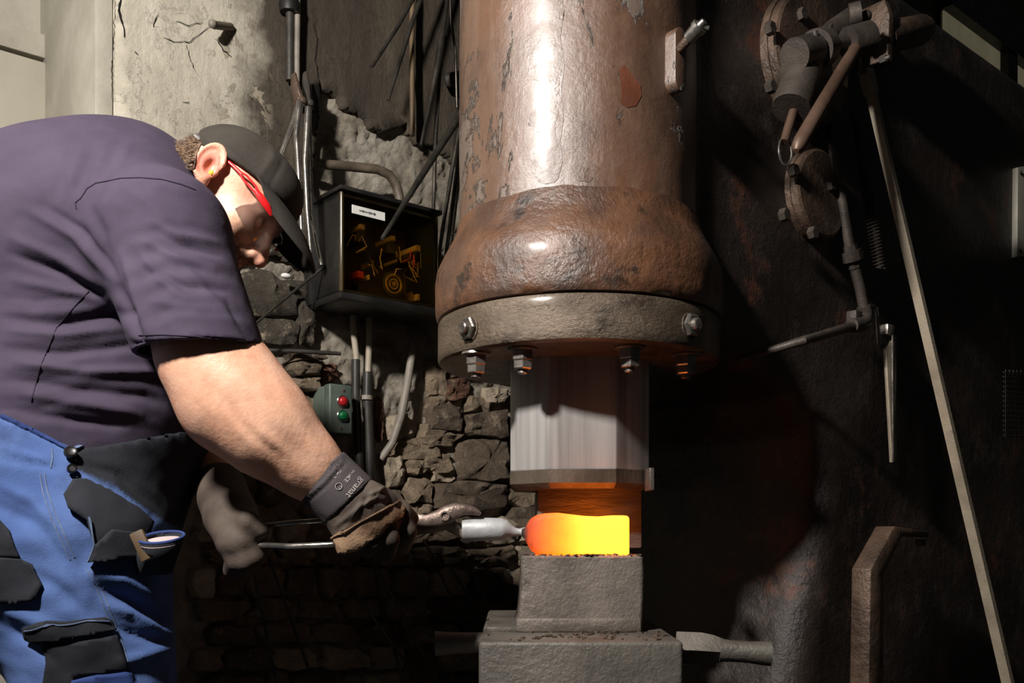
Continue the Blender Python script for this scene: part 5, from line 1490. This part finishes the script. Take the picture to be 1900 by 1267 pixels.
patch('knee_panel', [(80, 1196), (140, 1190), (214, 1178), (232, 1225), (238, 1245), (180, 1250), (140, 1256), (130, 1290), (80, 1290), (88, 1230)], obvh, MT['navyblack'], ovo, .005, .003, 9)
patch('knee_pocket', [(136, 1260), (180, 1250), (240, 1243), (248, 1290), (136, 1290)], obvh, MT['navy'], ovo, .009, .003, 9)
for pts in ([(74, 880), (80, 915), (95, 960), (115, 1005), (130, 1038)], [(82, 878), (88, 912), (103, 955), (123, 1000), (138, 1034)], [(160, 1054), (176, 1085), (190, 1120), (206, 1160), (222, 1205), (234, 1245)], [(168, 1052), (184, 1083), (198, 1118), (214, 1158), (230, 1203), (242, 1243)], [(96, 832), (97, 850), (94, 868)]):
    seam(pts, 1.3, man, obvh, MT['stitch'], 'stitching', .0006, .0012, ovo)
seam([(0, 772), (60, 800), (122, 832)], 2.2, man, obvh, MT['navy'], 'waist_hem', .002, .003, ovo)
for px, py, r_ in ((131, 845, .0095), (133, 874, .007)):
    hp, hn, _, _ = cast(obvh, px, py)
    if hn.dot(hp - CAM) > 0: hn = -hn
    bt = MB()._lathe([(0, r_), (.004, r_), (.006, r_ * .8), (.0045, r_ * .55), (.0045, .0005)], hp + hn * .007, hn, 22, False).obj('button', MT['black'], ovo)
# shoulder strap crossing the back
mb = MB(); pts = []
for px in (-90, -60, -30, -8, 10, 24):
    x = (px - 950) / FPX * 1.59
    r = sbvh.ray_cast(Vector((x, 1.59, 2.2)), Vector((0, 0, -1)))
    if r[0] is not None: pts.append(r[0] + ZV * .004)
mb.tube(pts, .016, 8, flat=.22, up=(0, 1, 0)).obj('shoulder_strap', MT['denim'], ovo)
# boots
for c_ in (P(140, 2010, 1.5), P(190, 1840, 1.72)):
    mb = MB(); x, y = c_.x, c_.y
    vsb, qb = mesh_sdf(lambda p: np.maximum(smin(seg(p, (x, y, .16), (x - .01, y, .05), .06, .055), seg(p, (x, y, .045), (x + .17, y, .035), .055, .045), .04), .003 - p[:, 2]), NP([x - .1, y - .1, -.01]), NP([x + .26, y + .1, .26]), .009, 1)
    link('boot', vsb, qb, MT['black'], man, 180)

# ---- cap
def rim_u(f): return .015 + (f + .077) * (.041 / .15)
def cap_sdf(p):
    q = (p - V3(HO)) @ HM.T
    d = ell(q, (.002, .040, 0), (.104, .0865, .083))
    d = smin(d, ell(q, (.048, .07, 0), (.052, .045, .06)), .03)
    cut = (rim_u(q[:, 0]) - q[:, 1]) * .96
    d = smax(d, cut, .003)
    back = np.sqrt((q[:, 0] + .105) ** 2 + (q[:, 1] - .012) ** 2 + 0 * q[:, 2]) - .034
    d = smax(d, -np.maximum(back, np.abs(q[:, 2]) - .045), .004)
    # hollow
    return smax(d, -ell(q, (.004, .034, 0), (.1015, .0815, .0775)), .002)
cv, cq = mesh_sdf(cap_sdf, np.array(HO) + [-.16, -.16, -.14], np.array(HO) + [.22, .2, .2], .0026, 1)
def capn(v): return NP([.0022 * mnoise.noise(Vector((x * 22, y * 22, z * 22))) for x, y, z in v.tolist()], np.float32)
cv = folds(cv, cq, [([(500, 345), (520, 310), (535, 270)], 6, -.0015), ([(480, 330), (505, 295), (510, 260)], 8, .002), ([(350, 245), (420, 275), (495, 340)], 5, .002)], capn)
MT['cap'] = pmat('cap_cloth', srgb(44, 40, 36), srgb(58, 53, 47), 9, (.8, .9), bumps=((420, .0008, .6), (50, .002, .4)), spec=.25)
cap = link('cap', cv, cq, MT['cap'], man, 180)
cbvh = bvh_of(cv, cq)
vs = []; fs = []; NS, NTT = 22, 12
for layer in (0, 1):
    for j in range(NTT + 1):
        t_ = j / NTT
        for i in range(NS + 1):
            s_ = -1 + 2 * i / NS
            r_ = s_ * (.080 - .010 * t_ ** 2)
            f0 = .1 * math.sqrt(max(0, 1 - (s_ * .86) ** 2)) - .004
            f_ = f0 + t_ * (.096 * math.sqrt(max(0.0, 1 - (s_ * .97) ** 2)) ** .7 + .004)
            u_ = .066 - .034 * t_ * (f_ - f0) / .108 - .014 * s_ ** 2 - .006 * (s_ ** 2) * t_ - layer * .0035
            vs.append(H(f_, u_, r_))
L_n = (NTT + 1) * (NS + 1)
for layer in (0, 1):
    for j in range(NTT):
        for i in range(NS):
            a = layer * L_n + j * (NS + 1) + i
            f_ = (a, a + 1, a + NS + 2, a + NS + 1)
            fs.append(f_ if layer == 0 else f_[::-1])
for i in range(NS):
    a = NTT * (NS + 1) + i; fs.append((a, a + 1, L_n + a + 1, L_n + a))
for j in range(NTT):
    for i in (0, NS):
        a = j * (NS + 1) + i; fs.append((a, a + NS + 1, L_n + a + NS + 1, L_n + a))
brim = link('cap_brim', vs, fs, MT['cap'], cap, 60)
hp, hn, _, _ = cast(cbvh, 368, 256)
if hp is not None: MB().box(hp, (.008, .0025, .004), HF, HR, HU, bev=.001).obj('strap_buckle', MT['pipedark'], cap)
MB().ball(H(.012, .128, 0), (.008, .008, .004), (HF, HR, HU)).obj('cap_button', MT['cap'], cap)
# ---- safety glasses and ear plug
MT['redplastic'] = pmat('red_plastic', srgb(206, 26, 30), srgb(226, 44, 44), 9, (.2, .3), bumps=())
t = NT('clear_lens'); t.set(Base_Color=(.93, .95, 1.0), Roughness=.02); t.b.inputs['Transmission Weight'].default_value = 1.0; t.b.inputs['IOR'].default_value = 1.3
MT['lens'] = t.m
glasses = None
for sg in (1, -1):
    gl = MB()
    gl.tube([H(-.012, .031, sg * .0785), H(.012, .033, sg * .080), H(.03, .0335, sg * .080)], [.0018, .0026, .003], 8, flat=.6, up=HU)
    for du in (.0042, -.0042): gl.tube([H(.028, .0335 + du * .4, sg * .080), H(.036, .0335 + du, sg * .080), H(.058, .033 + du, sg * .079), H(.066, .0325 + du * .6, sg * .0785)], .0018, 8, up=HU)
    gl.tube([H(.06, .0325, sg * .0785), H(.074, .031, sg * .0775), H(.092, .029, sg * .073), H(.104, .027, sg * .064)], [.0035, .006, .0058, .003], 10, flat=.5, up=HU)
    glasses = glasses or gl.obj('glasses', MT['redplastic'], man)
    if sg == -1: gl.obj('glasses_arm', MT['redplastic'], glasses)
vs = []; fs = []; n1, n2 = 28, 10
for layer in (0, 1):
    for j in range(n2 + 1):
        for i in range(n1 + 1):
            a = math.radians(-84 + 168 * i / n1)
            wr = .079 - layer * .0018
            v_ = j / n2
            low = -.018 + .012 * math.exp(-(a / .18) ** 2) + .018 * max(0, abs(a) - 1.05) 
            u_ = .030 + (low - .030) * v_
            vs.append(H(.046 + wr * .92 * math.cos(a) - .012 * v_ ** 2 * 0, u_, wr * math.sin(a)))
for layer in (0, 1):
    for j in range(n2):
        for i in range(n1):
            a = layer * (n1 + 1) * (n2 + 1) + j * (n1 + 1) + i
            f_ = (a, a + 1, a + n1 + 2, a + n1 + 1); fs.append(f_ if layer else f_[::-1])
T_ = (n1 + 1) * (n2 + 1)
for i in range(n1):
    for a in (i, n2 * (n1 + 1) + i): fs.append((a, a + 1, T_ + a + 1, T_ + a))
for j in range(n2):
    for a in (j * (n1 + 1), j * (n1 + 1) + n1): fs.append((a, a + n1 + 1, T_ + a + n1 + 1, T_ + a))
lo_ = link('lens', vs, fs, MT['lens'], glasses, 50)
bm0 = bmesh.new(); bm0.from_mesh(lo_.data); bmesh.ops.recalc_face_normals(bm0, faces=list(bm0.faces)); bm0.to_mesh(lo_.data); bm0.free()
MT['plug'] = pmat('plug_yellow', srgb(206, 158, 30), srgb(226, 182, 52), 9, (.6, .7), bumps=())
MB().ball(H(.0, -.002, .078), (.0055, .0055, .007), (HF, HU, HR)).obj('ear_plug', MT['plug'], man)

# ---- gloves
MT['glove'] = pmat('glove_fabric', srgb(64, 54, 48), srgb(84, 73, 65), 14, (.7, .85), bumps=((220, .001, .6), (50, .002, .5)), spec=.3)
MT['gcuff'] = pmat('glove_cuff', srgb(62, 56, 58), srgb(76, 69, 71), 10, (.75, .85), bumps=((300, .0008, .5),), spec=.3)
MT['gleather'] = pmat('glove_leather', srgb(112, 86, 66), srgb(160, 130, 104), 18, (.45, .6), bumps=((70, .003, .7), (160, .001, .5)), spec=.4)
MT['gprint'] = pmat('glove_print', srgb(150, 142, 138), srgb(172, 164, 160), 18, (.7, .8), bumps=())
K = [P(740, 952, 1.443), P(712, 972, 1.415), P(682, 990, 1.400), P(650, 1002, 1.396)]
FING = [[K[0], P(752, 985, 1.443), P(744, 1012, 1.472), P(722, 1008, 1.500)], [K[1], P(722, 1000, 1.410), P(716, 1024, 1.434), P(700, 1020, 1.472)],
        [K[2], P(688, 1008, 1.396), P(680, 1020, 1.424), P(672, 1012, 1.458)], [K[3], P(646, 1014, 1.391), P(640, 1020, 1.415), P(640, 1010, 1.443)]]
FR_ = [(.0185, .018, .016, .013), (.017, .0165, .0155, .013), (.017, .015, .0135, .011), (.0165, .0145, .0125, .010)]
WRg = P(652, 938, 1.412)
def glove_sdf(p):
    d = seg(p, P(622, 908, 1.408), WRg, .0445, .0455)
    for k in range(4): d = smin(d, seg(p, WRg.lerp(K[k], .25), K[k], .03, .021), .022)
    for k in range(4):
        f = FING[k]; r = FR_[k]
        fd = np.minimum(np.minimum(seg(p, f[0], f[1], r[0], r[1]), seg(p, f[1], f[2], r[1], r[2])), seg(p, f[2], f[3], r[2], r[3]))
        d = smin(d, fd, .005)
    th = np.minimum(seg(p, P(690, 925, 1.405), P(728, 935, 1.467), .023, .019), seg(p, P(728, 935, 1.467), P(762, 962, 1.514), .018, .013))
    return smin(d, th, .014)
gv, gq = mesh_sdf(glove_sdf, NP([P(540, 0, 1.45).x, 1.3, .84]), NP([P(790, 0, 1.4).x, 1.58, 1.12]), .0023, 1)
def glovn(v): return NP([.0016 * mnoise.noise(Vector((x * 60, y * 60, z * 60))) for x, y, z in v.tolist()], np.float32)
gs = [([(632 + 9 * i, 990 - 12 * i), (655 + 9 * i, 962 - 9 * i), (672 + 10 * i, 930 - 6 * i)], 4, .0035 if i % 2 == 0 else -.004) for i in range(7)]
gs += [([(625, 975), (650, 955), (690, 925), (712, 905)], 5, .004), ([(700, 930), (720, 935), (740, 945)], 4, -.002)]
gv = folds(gv, gq, gs, glovn)
glove = link('glove', gv, gq, MT['glove'], man, 180)
gb = bvh_of(gv, gq)
# knit cuff
def cuff_sdf(p):
    a, b_ = P(594, 879, 1.405), P(660, 945, 1.412)
    d = seg(p, a, b_, .048, .0495)
    ax_ = V3((b_ - a).normalized()); t_ = (p - V3(a)) @ ax_
    d = smax(d, np.maximum(-t_, t_ - (b_ - a).length * .82), .003)
    return smax(d, -np.maximum(seg(p, a, b_, .0445, .045), t_ - .02), .002)
kv, kq = mesh_sdf(cuff_sdf, NP([P(530, 0, 1.4).x, 1.3, .84]), NP([P(730, 0, 1.4).x, 1.54, 1.12]), .0026, 1)
kv = folds(kv, kq, [([(568, 922), (600, 896), (634, 856)], 2.5, .002), ([(574, 930), (606, 902), (640, 862)], 2.5, -.0016)], lambda v: NP([.0012 * mnoise.noise(Vector((x * 40, y * 40, z * 40))) for x, y, z in v.tolist()], np.float32))
cuff = link('cuff', kv, kq, MT['gcuff'], glove, 180)
kb = bvh_of(kv, kq)
# leather patch over the knuckles
patch('leather_patch', [(613, 1000), (626, 992), (650, 978), (690, 955), (720, 938), (738, 930), (752, 944), (746, 958), (722, 972), (700, 996), (682, 1008), (660, 1020), (640, 1026), (624, 1022)], gb, MT['gleather'], glove, .0025, .0025, 6)
seam([(613, 1000), (650, 978), (690, 955), (738, 930)], 1.0, man, gb, MT['gleather'], 'welt', .0045, .0025, glove)
# print on the cuff
def cuff_text(txt, px, py, ang, size, nm='printed_text'):
    cu = bpy.data.curves.new('t', 'FONT'); cu.body = txt; cu.size = 1.0; cu.align_x = 'LEFT'; cu.resolution_u = 3
    to = bpy.data.objects.new('t', cu); COL.objects.link(to)
    me = bpy.data.meshes.new_from_object(to.evaluated_get(bpy.context.evaluated_depsgraph_get()))
    ca, sa = math.cos(ang), math.sin(ang)
    vs = []
    for v in me.vertices:
        x, y = v.co.x * size, v.co.y * size
        qx, qy = px + x * ca - y * sa, py - (x * sa + y * ca)
        hp, hn, _, _ = cast(kb, qx, qy)
        if hp is None: hp, hn, _, _ = cast(gb, qx, qy)
        if hp is None: hp, hn = P(qx, qy, 1.45), Vector((0, -1, 0))
        if hn.dot(hp - CAM) > 0: hn = -hn
        vs.append(hp + hn * .0011)
    fs = [tuple(f.vertices) for f in me.polygons]
    bpy.data.objects.remove(to); bpy.data.meshes.remove(me); bpy.data.curves.remove(cu)
    return link(nm, vs, fs, MT['gprint'], cuff, 0)
A_ = math.radians(-131)
cuff_text('granat', 669, 886, A_, 17)
cuff_text('CE', 646, 882, A_, 11)
cuff_text('11', 632, 900, A_, 8)
cuff_text('Cat. 2', 630, 872, A_, 7)
cuff_text('EN 388', 655, 872, A_, 6)
lp = [cast(kb, 628.5 + 6.2 * math.cos(2 * math.pi * k / 24), 902.5 + 6.2 * math.sin(2 * math.pi * k / 24)) for k in range(25)]
MB().tube([(h[0] + (h[1] if h[1].dot(h[0] - CAM) < 0 else -h[1]) * .0012) for h in lp if h[0]], .0005, 5, False).obj('printed_circle', MT['gprint'], cuff)

# far glove on the ends of the reins
K2 = [P(470, 985, 1.475), P(458, 1000, 1.46), P(442, 1008, 1.455), P(424, 1008, 1.46)]
W2 = P(425, 950, 1.53)
def glove2_sdf(p):
    d = seg(p, P(408, 905, 1.62), W2, .044, .042)
    for k in range(4): d = smin(d, seg(p, W2.lerp(K2[k], .25), K2[k], .03, .019), .02)
    for k in range(4):
        a = K2[k]; b_ = a + Vector((.012, -.002, -.028)); c_ = b_ + Vector((-.012, .02, -.014)); e_ = c_ + Vector((-.006, .018, .016))
        d = smin(d, np.minimum(np.minimum(seg(p, a, b_, .0165, .016), seg(p, b_, c_, .016, .014)), seg(p, c_, e_, .014, .011)), .004)
    th = np.minimum(seg(p, P(440, 960, 1.49), P(462, 968, 1.45), .021, .018), seg(p, P(462, 968, 1.45), P(486, 984, 1.45), .017, .012))
    return smin(d, th, .012)
g2v, g2q = mesh_sdf(glove2_sdf, NP([P(330, 0, 1.5).x, 1.38, .80]), NP([P(530, 0, 1.4).x, 1.72, 1.12]), .003, 1)
link('glove', g2v, g2q, MT['glove'], man, 180)
